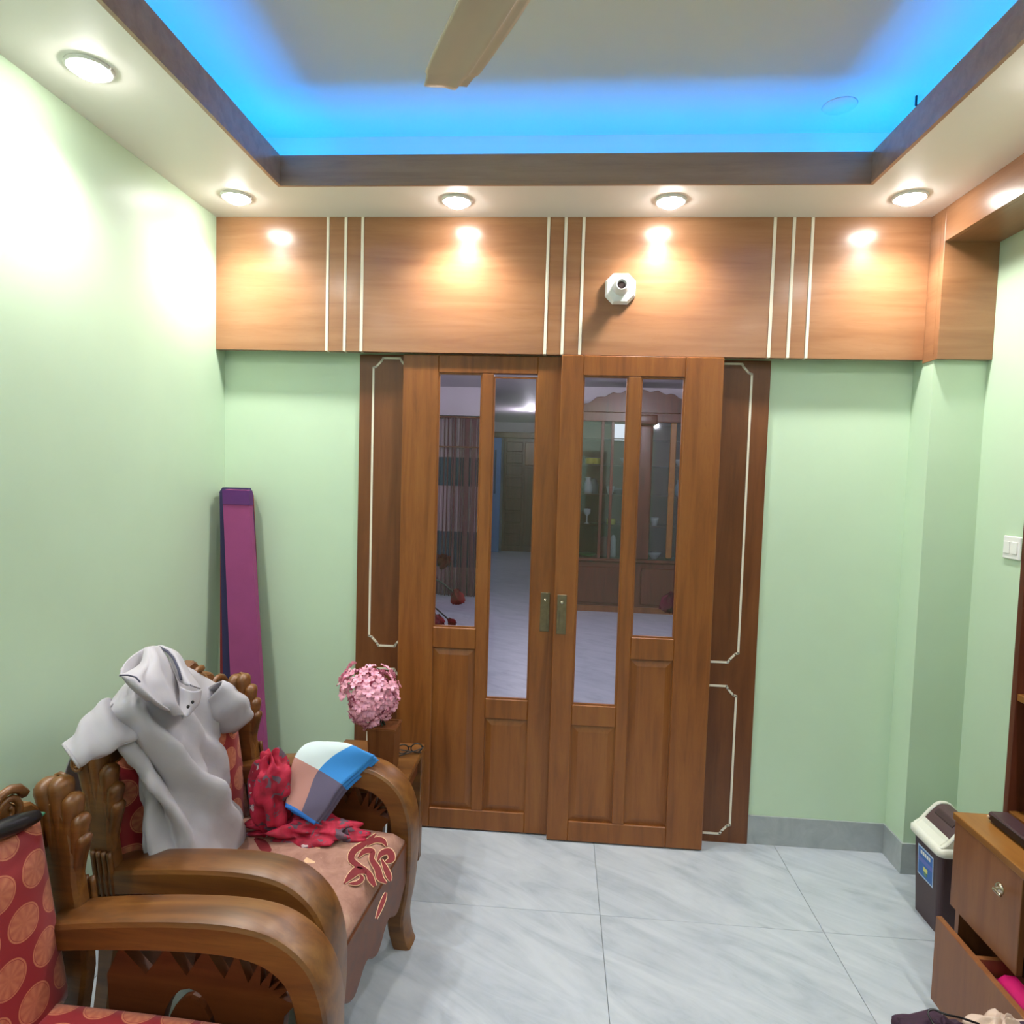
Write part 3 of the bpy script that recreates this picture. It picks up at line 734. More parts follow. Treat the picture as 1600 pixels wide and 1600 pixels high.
def fold(u, v):
    if v < .22: return 0
    k = min(1, (v-.22)/.1)
    h = 0
    for (u0, v0, u1, v1, a, wd) in ((.0, .52, .62, 1.0, .020, .05), (.25, .38, .85, .92, .014, .045), (.55, .36, 1.0, .72, .012, .05), (.3, .55, .98, .98, .014, .05), (.12, .36, .5, .62, .010, .04),
                                    (.72, .55, .60, .95, .010, .05), (.10, .70, .16, 1.0, .012, .04), (.9, .4, .82, .8, .012, .05), (.45, .3, .62, .5, .008, .03)):
        dx, dy = u1-u0, v1-v0; L2 = dx*dx+dy*dy; t_ = max(0, min(1, ((u-u0)*dx+(v-v0)*dy)/L2))
        dd = math.hypot(u-u0-t_*dx, v-v0-t_*dy); h += a*math.exp(-(dd/wd)**2)*math.sin(PI*min(1, max(.12, t_*.9+.1)))
        h -= .55*a*math.exp(-((dd-wd*1.5)/wd)**2)*math.sin(PI*min(1, max(.12, t_*.9+.1)))
    h += .006*math.sin(9*u-7*v+1)*k + .007*noise.noise(Vector((u*7+v*4, v*9-u*5, 3)))*k + .003*noise.noise(Vector((u*18+v*9, v*20-u*12, 9)))*k
    return -h*k*1.9
sheet('body', body, shirt_m, sh, .003, 7, fold)
# sleeves: open flattened tubes
def sleeve(axis, hw, hh, name='sleeve'):
    rows = []
    for (px, py, X, a, b, tilt) in axis:
        c = P(px, py, X); row = []
        for k in range(9):
            g = 2*PI*k/8
            o_ = RGT*(a*math.cos(g)*math.cos(tilt)) + UPV*(a*math.cos(g)*math.sin(tilt)) + Vector((.75, -.66, 0))*(b*math.sin(g))
            row.append(c+o_)
        rows.append(row)
    return sheet(name, rows, shirt_m, sh, .003, 4, lambda u, v: .004*math.sin(v*14+u*12))
s_ = sleeve([(196, 1122, -1.14, .062, .026, -.95), (176, 1130, -1.13, .062, .032, -.95), (153, 1148, -1.14, .052, .034, -.95), (130, 1167, -1.15, .039, .032, -.95), (111, 1181, -1.16, .030, .026, -.95)], 0, 0)
hem = [P(111, 1181, -1.16) + RGT*(.0305*math.cos(g)*math.cos(-.95)) + UPV*(.0305*math.cos(g)*math.sin(-.95)) + Vector((.75, -.66, 0))*(.027*math.sin(g)) for g in [2*PI*k/24 for k in range(25)]]
bm = bmesh.new(); add_tube(bm, hem, .003, 6); from_bm('hem', bm, shirt_m, s_, True)
s_ = sleeve([(318, 1090, -1.14, .080, .034, .75), (336, 1102, -1.11, .084, .044, .75), (354, 1114, -1.09, .080, .048, .75), (369, 1124, -1.08, .066, .044, .75), (378, 1130, -1.08, .048, .032, .75)], 0, 0)
# neck opening: standing left flap, right collar, placket with buttons
GR = [((250, 1010, -1.17), (240, 1009, -1.16), (232, 1010, -1.16), (225, 1012, -1.17)), ((262, 1028, -1.13), (246, 1030, -1.10), (231, 1034, -1.10), (219, 1036, -1.13)),
      ((272, 1052, -1.10), (248, 1056, -1.065), (221, 1056, -1.06), (197, 1050, -1.10)), ((280, 1078, -1.085), (256, 1078, -1.045), (223, 1071, -1.035), (187, 1054, -1.075)),
      ((285, 1102, -1.065), (265, 1101, -1.025), (234, 1089, -1.02), (201, 1075, -1.07)), ((289, 1123, -1.05), (277, 1118, -1.02), (253, 1106, -1.03), (228, 1096, -1.07))]
sheet('collar', [[P(*p) for p in row] for row in GR], shirt_m, sh, .003, 6, lambda u, v: -.010*math.exp(-((u-.62+.25*v)/.09)**2)*min(1, v*3) + .008*math.exp(-((u-.35+.1*v)/.08)**2)*min(1, v*2) + .004*math.sin(14*u+5*v)*v)
sheet('collar_stand', [[P(188, 1047, -1.12), P(197, 1033, -1.16), P(211, 1021, -1.18), P(230, 1011, -1.19)], [P(187, 1056, -1.085), P(205, 1049, -1.14), P(219, 1038, -1.16), P(236, 1028, -1.16)]], shirt_m, sh, .003, 6)
cr_ = sheet('collar', [[P(247, 1010, -1.20), P(252, 1010, -1.19), P(258, 1012, -1.18)], [P(262, 1022, -1.15), P(270, 1020, -1.13), P(278, 1022, -1.14)],
                 [P(272, 1042, -1.11), P(282, 1044, -1.085), P(292, 1046, -1.10)], [P(281, 1062, -1.08), P(292, 1066, -1.05), P(306, 1066, -1.07)],
                 [P(288, 1066, -1.06), P(298, 1072, -1.04), P(312, 1077, -1.06)]], shirt_m, sh, .004, 5)
bm = bmesh.new(); add_tube(bm, [tuple(P(x, y, X)) for x, y, X in ((249, 1011, -1.185), (262, 1018, -1.135), (271, 1028, -1.11), (279, 1046, -1.08), (283, 1062, -1.06))], .0035, 6); from_bm('neck_tape', bm, shirt_in, cr_, True)
bm = bmesh.new(); add_tube(bm, [tuple(P(x, y, X)) for x, y, X in ((187, 1055, -1.070), (200, 1055, -1.055), (212, 1058, -1.045), (219, 1066, -1.030))], .002, 6); from_bm('collar_seam', bm, shirt_in, sh, True)
pl = sheet('placket', [[P(281, 1072, -1.06), P(298, 1080, -1.03), P(314, 1078, -1.05)], [P(281, 1095, -1.05), P(298, 1102, -1.022), P(310, 1098, -1.04)], [P(280, 1112, -1.04), P(290, 1121, -1.018), P(304, 1106, -1.035)]], plastic_white if False else shirt_m, sh, .003, 5)
for (x, y) in ((301, 1097), (294, 1104)):
    q = P(x, y, -1.010); bm = bmesh.new(); blob(bm, q, (.004, .005, .005), 8, 6); from_bm('button', bm, black, pl, True)

# ------------------------------------------------------------------ red floral cloth bunch
def crumple(bm, c, r, amp, freq, seed, seg=56, rings=36, floor=None):
    g = bmesh.ops.create_uvsphere(bm, u_segments=seg, v_segments=rings, radius=1)
    for v in g['verts']:
        n_ = v.co.normalized(); q = Vector((n_.x*freq*1.5, n_.y*freq*1.5, n_.z*freq*.8)) + Vector((seed*7.3, seed*3.1, seed))
        th_ = math.atan2(n_.y, n_.x); w_ = noise.noise(q)
        k = 1 + amp*(.42*math.sin(5*th_+3.2*math.sin(2.2*n_.z+seed)+4*w_) + .75*noise.noise(q*1.3+Vector((3, 1, 2))) + .10*math.sin(11*th_+6*n_.z+5*w_) - .1)
        v.co = Vector((c[0]+n_.x*r[0]*k, c[1]+n_.y*r[1]*k, c[2]+n_.z*r[2]*k))
        if floor is not None and v.co.z < floor: v.co.z = floor+.001*abs(n_.x)
fc = thing('floral_cloth', 'crumpled red floral cloth bunched between shirt and folded blanket', 'cloth')
bm = bmesh.new(); c_ = at(424, 1238, Y=1.97); crumple(bm, c_, (.066, .065, .125), .34, 1.2, 1, floor=.424); from_bm('bunch', bm, floral_m, fc, True)
bm = bmesh.new(); c_ = at(475, 1290, Y=1.97); crumple(bm, (c_.x, c_.y, .44), (.17, .065, .04), .55, 1.6, 3, floor=.424); from_bm('trailing_end', bm, floral_m, fc, True)

# ------------------------------------------------------------------ folded checked blanket over the far arm
bl = thing('folded_blanket', 'folded blue white pink and grey checked blanket draped over armrest', 'blanket')
ctr = [((512, 1159), (550, 1166), (586, 1180), 2.075), ((480, 1164), (520, 1180), (562, 1204), 2.05), ((459, 1188), (494, 1206), (532, 1231), 2.01), ((451, 1228), (480, 1244), (510, 1264), 1.97), ((447, 1262), (468, 1273), (491, 1289), 1.94)]
for k in range(3):
    dn = Vector((.004*k, .012*k, -.013*k))
    rows = [[at(*p, Y=r[3]) + dn + Vector((0, 0, .012*math.sin(PI*j/2)*0)) for j, p in enumerate(r[:3])] for r in ctr]
    sheet('fold_layer', rows, quilt_m, bl, .011, 6, (lambda u, v, k=k: .003*math.sin(6*u+9*v+k)))

# ------------------------------------------------------------------ corner side table with vase
tt = .47
A = at(665, 1162, Z=tt); TX1, TY1 = A.x, A.y
TX0, TY0 = -.86, 2.215
t = thing('side_table', 'small square brown wooden side table in front of the door', 'side table', ((TX0+TX1)/2, (TY0+TY1)/2, 0))
hx, hy = (TX1-TX0)/2, (TY1-TY0)/2
box('table_top', -hx, hx, -hy, hy, tt-.025, tt, chair_wood, t, .004)
for sx in (-1, 1):
    for sy_ in (-1, 1):
        lx, ly = sx*(hx-.03), sy_*(hy-.03)
        prism('leg', [(lx-.022, 0), (lx+.022, 0), (lx+.026, tt-.09), (lx+.026, tt-.025), (lx-.026, tt-.025), (lx-.026, tt-.09)], 'y', ly-.024, ly+.024, chair_wood, t, .003)
for sx in (-1, 1): box('apron', sx*(hx-.03)-.01, sx*(hx-.03)+.01, -hy+.055, hy-.055, tt-.10, tt-.025, chair_dark, t)
for sy_ in (-1, 1): box('apron', -hx+.057, hx-.057, sy_*(hy-.03)-.01, sy_*(hy-.03)+.01, tt-.10, tt-.025, chair_dark, t)
vb = at(602, 1214, Z=tt+.0); VX, VY = at(601, 1132, Y=2.36).x, 2.36
vz1 = at(601, 1136, Y=2.33).z
t = thing('flower_vase', 'square brown wooden vase full of pink artificial flowers', 'vase', (VX, VY, tt))
vh = vz1-tt
bm = bmesh.new()
for zz, wd in ():
    pass
o4 = [(-1, -1), (1, -1), (1, 1), (-1, 1)]
rr = [(.044, 0), (.048, vh*.5), (.052, vh), (.044, vh), (.042, vh-.03)]
vv = [[bm.verts.new((a*wd, b*wd, z)) for a, b in o4] for wd, z in rr]
for r0, r1 in zip(vv, vv[1:]):
    for k in range(4): bm.faces.new((r0[k], r0[(k+1) % 4], r1[(k+1) % 4], r1[k]))
bm.faces.new(vv[0][::-1]); bm.faces.new(vv[-1]); from_bm('vase_body', bm, vase_m, t)
box('rim', -.054, .054, -.054, .054, vh-.008, vh-.004, vase_m, t)
fcn = at(580, 1090, Y=VY) - Vector((VX, VY, tt))
# one hydrangea floret mesh, shared
pet_bm = bmesh.new()
for k in range(4):
    a = k*PI/2
    vs = []
    for (r, wd, h) in ((.001, .002, 0), (.006, .006, .003), (.013, .0085, .006), (.018, .005, .004)):
        for s in (-1, 0, 1): vs.append(pet_bm.verts.new((r*math.cos(a)-s*wd*math.sin(a), r*math.sin(a)+s*wd*math.cos(a), h+(.0025 if s else 0))))
    for i in range(3):
        for j in range(2): pet_bm.faces.new((vs[i*3+j], vs[i*3+j+1], vs[i*3+j+4], vs[i*3+j+3]))
pet_me = bpy.data.meshes.new('floret'); pet_bm.to_mesh(pet_me); pet_bm.free(); pet_me.materials.append(petal_m)
pet_me.polygons.foreach_set('use_smooth', [True]*len(pet_me.polygons))
random.seed(3)
for k in range(190):
    z_ = 1-2*(k+.5)/190; g = k*2.39996; s_ = math.sqrt(1-z_*z_); n_ = Vector((s_*math.cos(g), s_*math.sin(g), z_))
    rad = 1+.14*random.uniform(-1, 1)+.10*math.sin(3*g)
    f = link(bpy.data.objects.new('floret', pet_me), t)
    sx = .088*(1+.10*n_.z)
    f.location = fcn + Vector((n_.x*sx*rad - .012*n_.z*0, n_.y*.08*rad, n_.z*.098*rad+.004)) + (Vector((-.022, 0, .012)) if n_.x < -.5 and n_.z > -.1 else Vector((0, 0, 0)))
    f.rotation_euler = (n_+Vector((random.uniform(-.4, .4), random.uniform(-.4, .4), random.uniform(-.3, .4)))).to_track_quat('Z', 'Y').to_euler(); f.scale = (1.0+random.uniform(-.15, .25),)*3
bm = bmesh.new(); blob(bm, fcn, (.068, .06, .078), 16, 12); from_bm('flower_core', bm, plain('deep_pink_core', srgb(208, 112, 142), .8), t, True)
bm = bmesh.new()
for k in range(5): add_tube(bm, [(.02*math.cos(k*1.3), .02*math.sin(k*1.3), vh-.04), tuple(fcn*.6+Vector((0, 0, vh*.4)))], .003, 6)
from_bm('stems', bm, leaf_m, t, True)
# spectacles on the side table
gp = at(640, 1178, Z=tt); t = thing('eyeglasses', 'folded black framed eyeglasses on the side table', 'eyeglasses', (gp.x, gp.y, tt+.002), math.radians(20))
for s in (-1, 1):
    bm = bmesh.new(); add_tube(bm, [(s*.027+.022*math.cos(g), 0, .02+.018*math.sin(g)) for g in [2*PI*k/20 for k in range(21)]], .0026, 6); from_bm('rim', bm, black, t, True)
bm = bmesh.new(); add_tube(bm, spline([(-.007, 0, .026), (0, -.003, .029), (.007, 0, .026)], 4), .0025, 6); from_bm('bridge', bm, black, t, True)
for s in (-1, 1):
    bm = bmesh.new(); add_tube(bm, spline([(s*.05, 0, .026), (s*.05, -.01-.004*s, .024), (s*.0, -.014-.006*s, .012), (-s*.045, -.016-.006*s, .003)], 5), .0022, 6); from_bm('temple', bm, black, t, True)

# ------------------------------------------------------------------ tall cloth covered board in the corner
t = thing('folded_floor_mat', 'tall folded plum floor mat with navy and maroon layers leaning in corner', 'mat')
def plank(name, x0b, x1b, x0t, x1t, y0b, y0t, th, zt, m, par):
    V = []
    for z, xa, xb, yy in ((0.0, x0b, x1b, y0b), (zt*.5, (x0b+x0t)/2, (x1b+x1t)/2, (y0b+y0t)/2), (zt-.02, x0t, x1t, y0t), (zt, x0t+.012, x1t-.012, y0t+.004)):
        V += [(xa, yy, z), (xb, yy, z), (xb, yy+th, z), (xa, yy+th, z)]
    F = [(3, 2, 1, 0), (12, 13, 14, 15)]
    for i in range(3):
        for k in range(4): F.append((i*4+k, i*4+(k+1) % 4, i*4+4+(k+1) % 4, i*4+4+k))
    return mesh(name, V, F, m, par)
plum = plank('plum_layer', -1.350, -1.200, -1.466, -1.348, 2.66, 2.745, .03, 1.49, purple_m, t)
V = []
for z, f in ((1.425, .0), (1.487, .0)):
    k = z/1.49; xa = -1.350+(-1.466+1.350)*k; xb = -1.200+(-1.348+1.200)*k; y = 2.66+.085*k
    V += [(xa-.001, y-.002, z), (xb+.001, y-.002, z), (xb+.001, y+.032, z), (xa-.001, y+.032, z)]
mesh('violet_end', V, [(3, 2, 1, 0), (4, 5, 6, 7), (0, 1, 5, 4), (1, 2, 6, 5), (2, 3, 7, 6), (3, 0, 4, 7)], violet_m, plum)
plank('navy_layer', -1.42, -1.23, -1.498, -1.36, 2.695, 2.778, .03, 1.497, navy_m, t)
plank('maroon_layer', -1.465, -1.25, -1.512, -1.37, 2.73, 2.812, .025, 1.485, maroon_m, t)

# ------------------------------------------------------------------ right side: waste bin
t = thing('waste_bin', 'brown plastic waste bin with ivory rim and swing lid', 'waste bin', (1.475, 2.425, 0))
def rrect(hx, hy, r, n=5):
    out = []
    for cx, cy, a0 in ((hx-r, hy-r, 0), (-hx+r, hy-r, PI/2), (-hx+r, -hy+r, PI), (hx-r, -hy+r, 1.5*PI)):
        for k in range(n+1): out.append((cx+r*math.cos(a0+k*PI/2/n), cy+r*math.sin(a0+k*PI/2/n)))
    return out
def loft(name, secs, m, par, cap0=True, cap1=True, smooth=True):
    bm = bmesh.new(); R_ = [[bm.verts.new((x, y, z)) for x, y in pts] for pts, z in secs]; n = len(R_[0])
    for a, b in zip(R_, R_[1:]):
        for k in range(n): bm.faces.new((a[k], a[(k+1) % n], b[(k+1) % n], b[k]))
    if cap0: bm.faces.new(R_[0][::-1])
    if cap1: bm.faces.new(R_[-1])
    return from_bm(name, bm, m, par, smooth)
loft('bucket', [(rrect(.088, .078, .018), 0), (rrect(.100, .090, .02), .30)], bin_brown, t, True, True, False)
rim = loft('rim', [(rrect(.110, .100, .024), .292), (rrect(.114, .104, .026), .298), (rrect(.114, .104, .026), .316), (rrect(.105, .095, .026), .324), (rrect(.085, .080, .02), .328)], bin_white, t)
# gabled ivory hood with a brown swing flap, ridge running front to back
prof = [(-.104, .322), (-.080, .340), (-.052, .376), (-.028, .402), (-.010, .410), (.010, .410), (.028, .402), (.052, .376), (.080, .340), (.104, .322)]
hood = thing('hood', '', ''); hood.parent = t
for k_ in ('label', 'category'): del hood[k_]
for a_, b_ in ((-.094, -.078), (.078, .094)): prism('hood_end', prof, 'y', a_, b_, bin_white, hood, .003)
for sg in (-1, 1): prism('hood_side', [(sg*.104, .322), (sg*.080, .341), (sg*.070, .354), (sg*.064, .345), (sg*.090, .322)], 'y', -.078, .078, bin_white, hood, .002)
bm = bmesh.new(); add_prism(bm, [(-.072, .330), (-.066, .352), (-.048, .374), (-.026, .397), (-.010, .404), (.010, .404), (.026, .397), (.048, .374), (.066, .352), (.072, .330)], 'y', -.077, .077)
fl_ = from_bm('swing_flap', bm, bin_flap, t)
V = []
for y_ in (-.05, .06):
    for x_, z_ in ((-.046, .372), (-.034, .386), (-.030, .395), (-.044, .383)): V.append((x_, y_, z_))
mesh('grip_slot', V, [(0, 1, 2, 3), (7, 6, 5, 4), (0, 4, 5, 1), (1, 5, 6, 2), (2, 6, 7, 3), (3, 7, 4, 0)], bin_brown, fl_)
# sticker on the left face (slightly flared like the bucket)
def stick(name, y0, y1, z0, z1, off, m, par, shift=0):
    fx = lambda z: -.088-.012*z/.30-off
    V = [(fx(z0), y0, z0), (fx(z0), y1, z0), (fx(z1), y1, z1), (fx(z1), y0, z1)]
    V += [(x+.0006, y, z) for x, y, z in V]
    return mesh(name, V, [(3, 2, 1, 0), (4, 5, 6, 7), (0, 1, 5, 4), (1, 2, 6, 5), (2, 3, 7, 6), (3, 0, 4, 7)], m, par)
sticker = stick('sticker', -.048, .052, .150, .262, .0012, plain('sticker_border', srgb(180, 200, 226), .5), t)
stick('sticker_face', -.043, .047, .156, .256, .0018, plain('sticker_blue', srgb(52, 104, 176), .5), sticker)
stick('sticker_band', -.043, .047, .205, .222, .0022, plain('sticker_violet', srgb(96, 112, 190), .5), sticker)
for k in range(5): stick('sticker_letter', -.030+k*.013, -.020+k*.013, .236, .250, .0026, plastic_white, sticker)
stick('sticker_emblem', -.014, .014, .180, .195, .0026, plain('sticker_yellow', srgb(214, 214, 130), .5), sticker)
stick('sticker_emblem', -.009, .009, .166, .180, .0026, plain('sticker_green', srgb(96, 140, 110), .5), sticker)

# ------------------------------------------------------------------ right side: media cabinet and shelf unit
CX, CYF, CYN, CZ = 1.228, 2.03, .55, .606
t = thing('low_cabinet', 'low brown wooden cabinet with an open bottom drawer, at right edge', 'cabinet', (0, 0, 0))
box('top', CX-.006, XR-.012, CYN, CYF, CZ-.022, CZ, cab_top, t, .002)
box('side', CX+.02, XR-.012, CYF-.02, CYF-.002, .0, CZ-.022, cab_wood, t)
box('side', CX+.02, XR-.012, CYN+.002, CYN+.02, .0, CZ-.022, cab_wood, t)
box('back', XR-.024, XR-.012, CYN+.02, CYF-.02, 0, CZ-.022, cab_in, t)
box('divider', CX+.02, XR-.024, 1.690, 1.706, .314, CZ-.022, cab_in, t)
box('shelf_board', CX+.02, XR-.024, CYN+.02, CYF-.02, .298, .314, cab_in, t)
box('plinth', CX+.03, CX+.05, CYN+.02, CYF-.02, 0, .05, cab_wood, t)
d_ = box('door', CX, CX+.018, 1.735, CYF-.004, .318, CZ-.024, cab_wood, t, .0015)
kb = at(1563, 1388, X=CX)
lathe('knob_rosette', [(.001, -.008), (.012, -.007), (.016, -.002), (.016, 0)], chrome, d_, 16, (CX, kb.y, kb.z), 'x')
tube('lever', spline([(CX-.004, kb.y, kb.z), (CX-.018, kb.y-.002, kb.z), (CX-.022, kb.y-.018, kb.z+.001), (CX-.021, kb.y-.034, kb.z)], 4), .0045, chrome, d_, 8)
DX = 1.178
dr = box('drawer_front', DX, DX+.018, 1.10, 2.005, .03, .292, cab_wood, t, .002)
box('drawer_side', DX+.018, 1.60, 1.835, 1.85, .06, .285, cab_wood, dr); box('drawer_side', DX+.018, 1.60, 1.115, 1.13, .06, .285, cab_wood, dr)
box('drawer_bottom', DX+.018, 1.60, 1.13, 1.835, .06, .07, cab_in, dr)
# pink cloth folded in the drawer
t = thing('pink_cloth', 'hot pink folded cloth lying in the open drawer', 'cloth')
def cushion(name, x0, x1, y0, y1, z0, z1, m, par, amp=.012, seed=0):
    N = 18; V, F = [], []
    for lay in (0, 1):
        for i in range(N+1):
            for j in range(N+1):
                u, v = i/N, j/N; e_ = min(u, 1-u, v, 1-v)
                h = (z0+z1)/2 + ((z1-z0)/2)*min(1, e_/.12)**.5*(1 if lay == 0 else -1)
                if lay == 0: h += amp*(noise.noise(Vector((u*5+seed, v*4, seed)))+.5*math.sin(u*9+v*5+seed))*min(1, e_/.1)
                V.append((x0+(x1-x0)*u, y0+(y1-y0)*v, h))
    M = (N+1)**2
    for i in range(N):
        for j in range(N):
            a = i*(N+1)+j; q = (a, a+N+1, a+N+2, a+1); F.append(q); F.append(tuple(M+k for k in q[::-1]))
    bnd = [j for j in range(N+1)]+[i*(N+1)+N for i in range(1, N+1)]+[N*(N+1)+j for j in range(N-1, -1, -1)]+[i*(N+1) for i in range(N-1, 0, -1)]
    for a, b in zip(bnd, bnd[1:]+bnd[:1]): F.append((a, b, M+b, M+a))
    return mesh(name, V, F, m, par, True)
cushion('folded_layer', 1.232, 1.52, 1.40, 1.825, .072, .20, pink_m, t, .012, 2)
cushion('folded_layer', 1.232, 1.51, 1.42, 1.825, .20, .285, pink_m, t, .010, 5)
bm = bmesh.new(); add_tube(bm, spline([(1.228, 1.42, .20), (1.229, 1.54, .205), (1.227, 1.66, .20), (1.23, 1.78, .19)], 6), .006, 6); from_bm('blue_edge', bm, blue_cloth, t, True)
# tall open shelf unit on the cabinet
SX, SYF = 1.362, 2.026
t = thing('shelf_unit', 'tall open brown shelf unit standing on the low cabinet', 'shelf', (0, 0, CZ))
box('side_panel', SX, XR-.004, SYF-.02, SYF, 0, 1.45, show_wood, t, .001)
box('side_panel', SX, XR-.004, CYN+.02, CYN+.04, 0, 1.45, show_wood, t, .001)
box('back_panel', XR-.014, XR-.004, CYN+.04, SYF-.02, 0, 1.45, cab_in, t)
for z in (.005, .36, .74, 1.10, 1.43): box('shelf', SX+.004, XR-.014, CYN+.04, SYF-.02, z, z+.02, cab_top, t, .001)
# set top box and remote at the shelf foot
t = thing('media_box', 'flat dark media box at the foot of the shelf unit', 'media box', (1.325, 1.80, CZ))
box('case', -.03, .03, -.17, .19, .003, .03, bin_brown, t, .006); box('front_panel', -.0315, -.029, -.15, .17, .007, .026, black, t)
lathe('led', [(.001, -.035), (.004, -.035), (.004, -.031)], plain('led_cream', srgb(220, 190, 160), .4), t, 10, (0, .18, .016), 'x')
# switch plate on the right wall
q = at(1582, 856, X=XR-.004); t = thing('switch_plate', 'white wall switch plate beside the shelf unit', 'switch plate', (XR, q.y, q.z))
box('plate', -.009, 0, -.045, .045, -.042, .042, plastic_white, t, .003); 
for k in (-1, 1): box('rocker', -.012, -.009, k*.02-.014, k*.02+.014, -.022, .022, plastic_white, t, .001)

# ------------------------------------------------------------------ stool with clothes at the bottom edge
t = thing('low_stool', 'low wooden stool under the clothes, at the bottom edge of the view', 'stool', (.95, 1.30, 0))
box('stool_top', -.16, .22, -.20, .155, .33, .36, chair_wood, t, .006)
for sx in (-1, 1):
    for sy_ in (-1, 1): box('leg', sx*.14+.01, sx*.14+.05, (-.16 if sy_ < 0 else .12)-.02, (-.16 if sy_ < 0 else .12)+.02, 0, .33, chair_wood, t, .004)
bm = bmesh.new(); crumple(bm, (.845, 1.385, .40), (.10, .07, .052), .3, 1.6, 5, floor=.361)
o = from_bm('dark_garment', bm, purple_dark, None, True); tag(o, 'crumpled dark purple garment at the bottom right edge', 'garment')
bm = bmesh.new(); crumple(bm, (.99, 1.425, .402), (.075, .045, .044), .3, 1.5, 8, floor=.361)
o = from_bm('beige_garment', bm, beige_cloth, None, True); tag(o, 'crumpled beige garment beside the dark purple one', 'garment')
bm = bmesh.new(); crumple(bm, (1.06, 1.395, .40), (.07, .06, .055), .25, 1.5, 11, floor=.361)
o = from_bm('dark_garment', bm, purple_dark, None, True); tag(o, 'dark purple garment in the very bottom right corner, over the beige one', 'garment')
q0 = [at(1462, 1606, Z=.45), at(1450, 1584, Z=.462), at(1458, 1577, Z=.468), at(1478, 1585, Z=.465), at(1500, 1590, Z=.46), at(1530, 1600, Z=.45)]
o = tube('cable', spline([tuple(p) for p in q0], 6), .0022, black, None, 6); tag(o, 'thin dark cable looping over the dark purple garment', 'cable')

# ------------------------------------------------------------------ room behind the glass doors
NZ = 2.72
st(box('ceiling_next_room', -3.2, 3.2, YW+.1, 14.2, NZ, NZ+.06, next_wall), 'pale ceiling of the room behind the doors', 'ceiling')
st(box('wall_next_left', -3.3, -3.2, YW+.1, 14.2, 0, NZ, next_wall), 'pale left wall of the room behind the doors', 'wall')
st(box('wall_next_right', 3.2, 3.3, YW+.1, 14.2, 0, NZ, next_wall), 'pale right wall of the room behind the doors', 'wall')
st(box('wall_next_far', -3.2, 3.2, 14.0, 14.1, 0, NZ, next_wall), 'pale far wall of the room behind the doors', 'wall')
bm = bmesh.new(); add_box(bm, -3.2, XL-.1, YW, YW+.1, 0, NZ); add_box(bm, XR+.1, 3.2, YW, YW+.1, 0, NZ)
st(from_bm('wall_next_front', bm, next_wall), 'pale near wall of the room behind the doors', 'wall')
bm = bmesh.new(); add_box(bm, -3.2, -2.2, 8.55, 8.65, 0, NZ); add_box(bm, -1.05, -.98, 8.55, 8.65, 0, NZ); add_box(bm, -2.2, -1.05, 8.55, 8.65, 2.35, NZ); add_box(bm, -2.2, -1.05, 8.55, 8.65, 0, .35)
st(from_bm('wall_next_window', bm, next_wall), 'pale wall with a grilled window seen through the left door', 'wall')
st(box('wall_next_cross', .18, 3.2, 8.30, 8.40, 0, NZ, next_wall), 'pale wall behind the showcase', 'wall')
# window pane + grille
wn = st(thing('window_1', 'grilled window behind the striped curtain', 'window'))
box('pane', -2.2, -1.05, 8.60, 8.61, .35, 2.35, glass_show, wn)
for z in (2.18, 1.95): box('grille_bar', -2.2, -1.0, 8.535, 8.55, z-.012, z+.012, door_dark, wn)
for k in range(9): box('grille_bar', -2.15+k*.135, -2.13+k*.135, 8.535, 8.55, .35, 2.32, door_dark, wn)
# curtains: wavy hanging sheets
def curtain(label, x0, x1, y, z0, z1, waves, amp, m):
    N = 120; V, F, UV = [], [], []
    for i in range(9):
        v = i/8
        for j in range(N+1):
            u = j/N; ph = u*waves*2*PI
            V.append((x0+(x1-x0)*u+.01*math.sin(ph*2), y+amp*math.sin(ph)*(1-.25*v)+.01*math.sin(ph*.37), z0+(z1-z0)*v)); UV.append((u, v))
    for i in range(8):
        for j in range(N): a = i*(N+1)+j; F.append((a, a+1, a+N+2, a+N+1))
    o = mesh('curtain', V, F, m, None, True, UV); md = o.modifiers.new('thickness', 'SOLIDIFY'); md.thickness = .003
    return tag(o, label, 'curtain')
curtain('long curtain in grey pink and slate bands behind the left door', -1.75, -1.04, 8.40, .004, 2.30, 13, .03, curtain_m)
sc_ = thing('string_curtain', 'dark red string curtain on a rod in front of the banded curtain', 'string curtain', (0, 8.33, 0))
tube('rod', [(-2.2, 0, 2.31), (-1.0, 0, 2.31)], .012, door_dark, sc_)
tube('rod', [(-2.2, 0, 1.93), (-1.0, 0, 1.93)], .010, door_dark, sc_)
for x, wd in ((-1.50, .006), (-1.455, .008), (-1.40, .006), (-1.365, .014), (-1.30, .006), (-1.27, .007), (-1.24, .006), (-1.205, .026), (-1.15, .007), (-1.115, .022), (-1.075, .008)):
    box('strand', x-wd, x+wd, -.004, .004, .004, 2.31, strand_m, sc_)
st(box('baseboard_next', -3.2, -.98, 8.53, 8.55, 0, .10, door_dark), 'brown skirting under the curtained window', 'skirting')
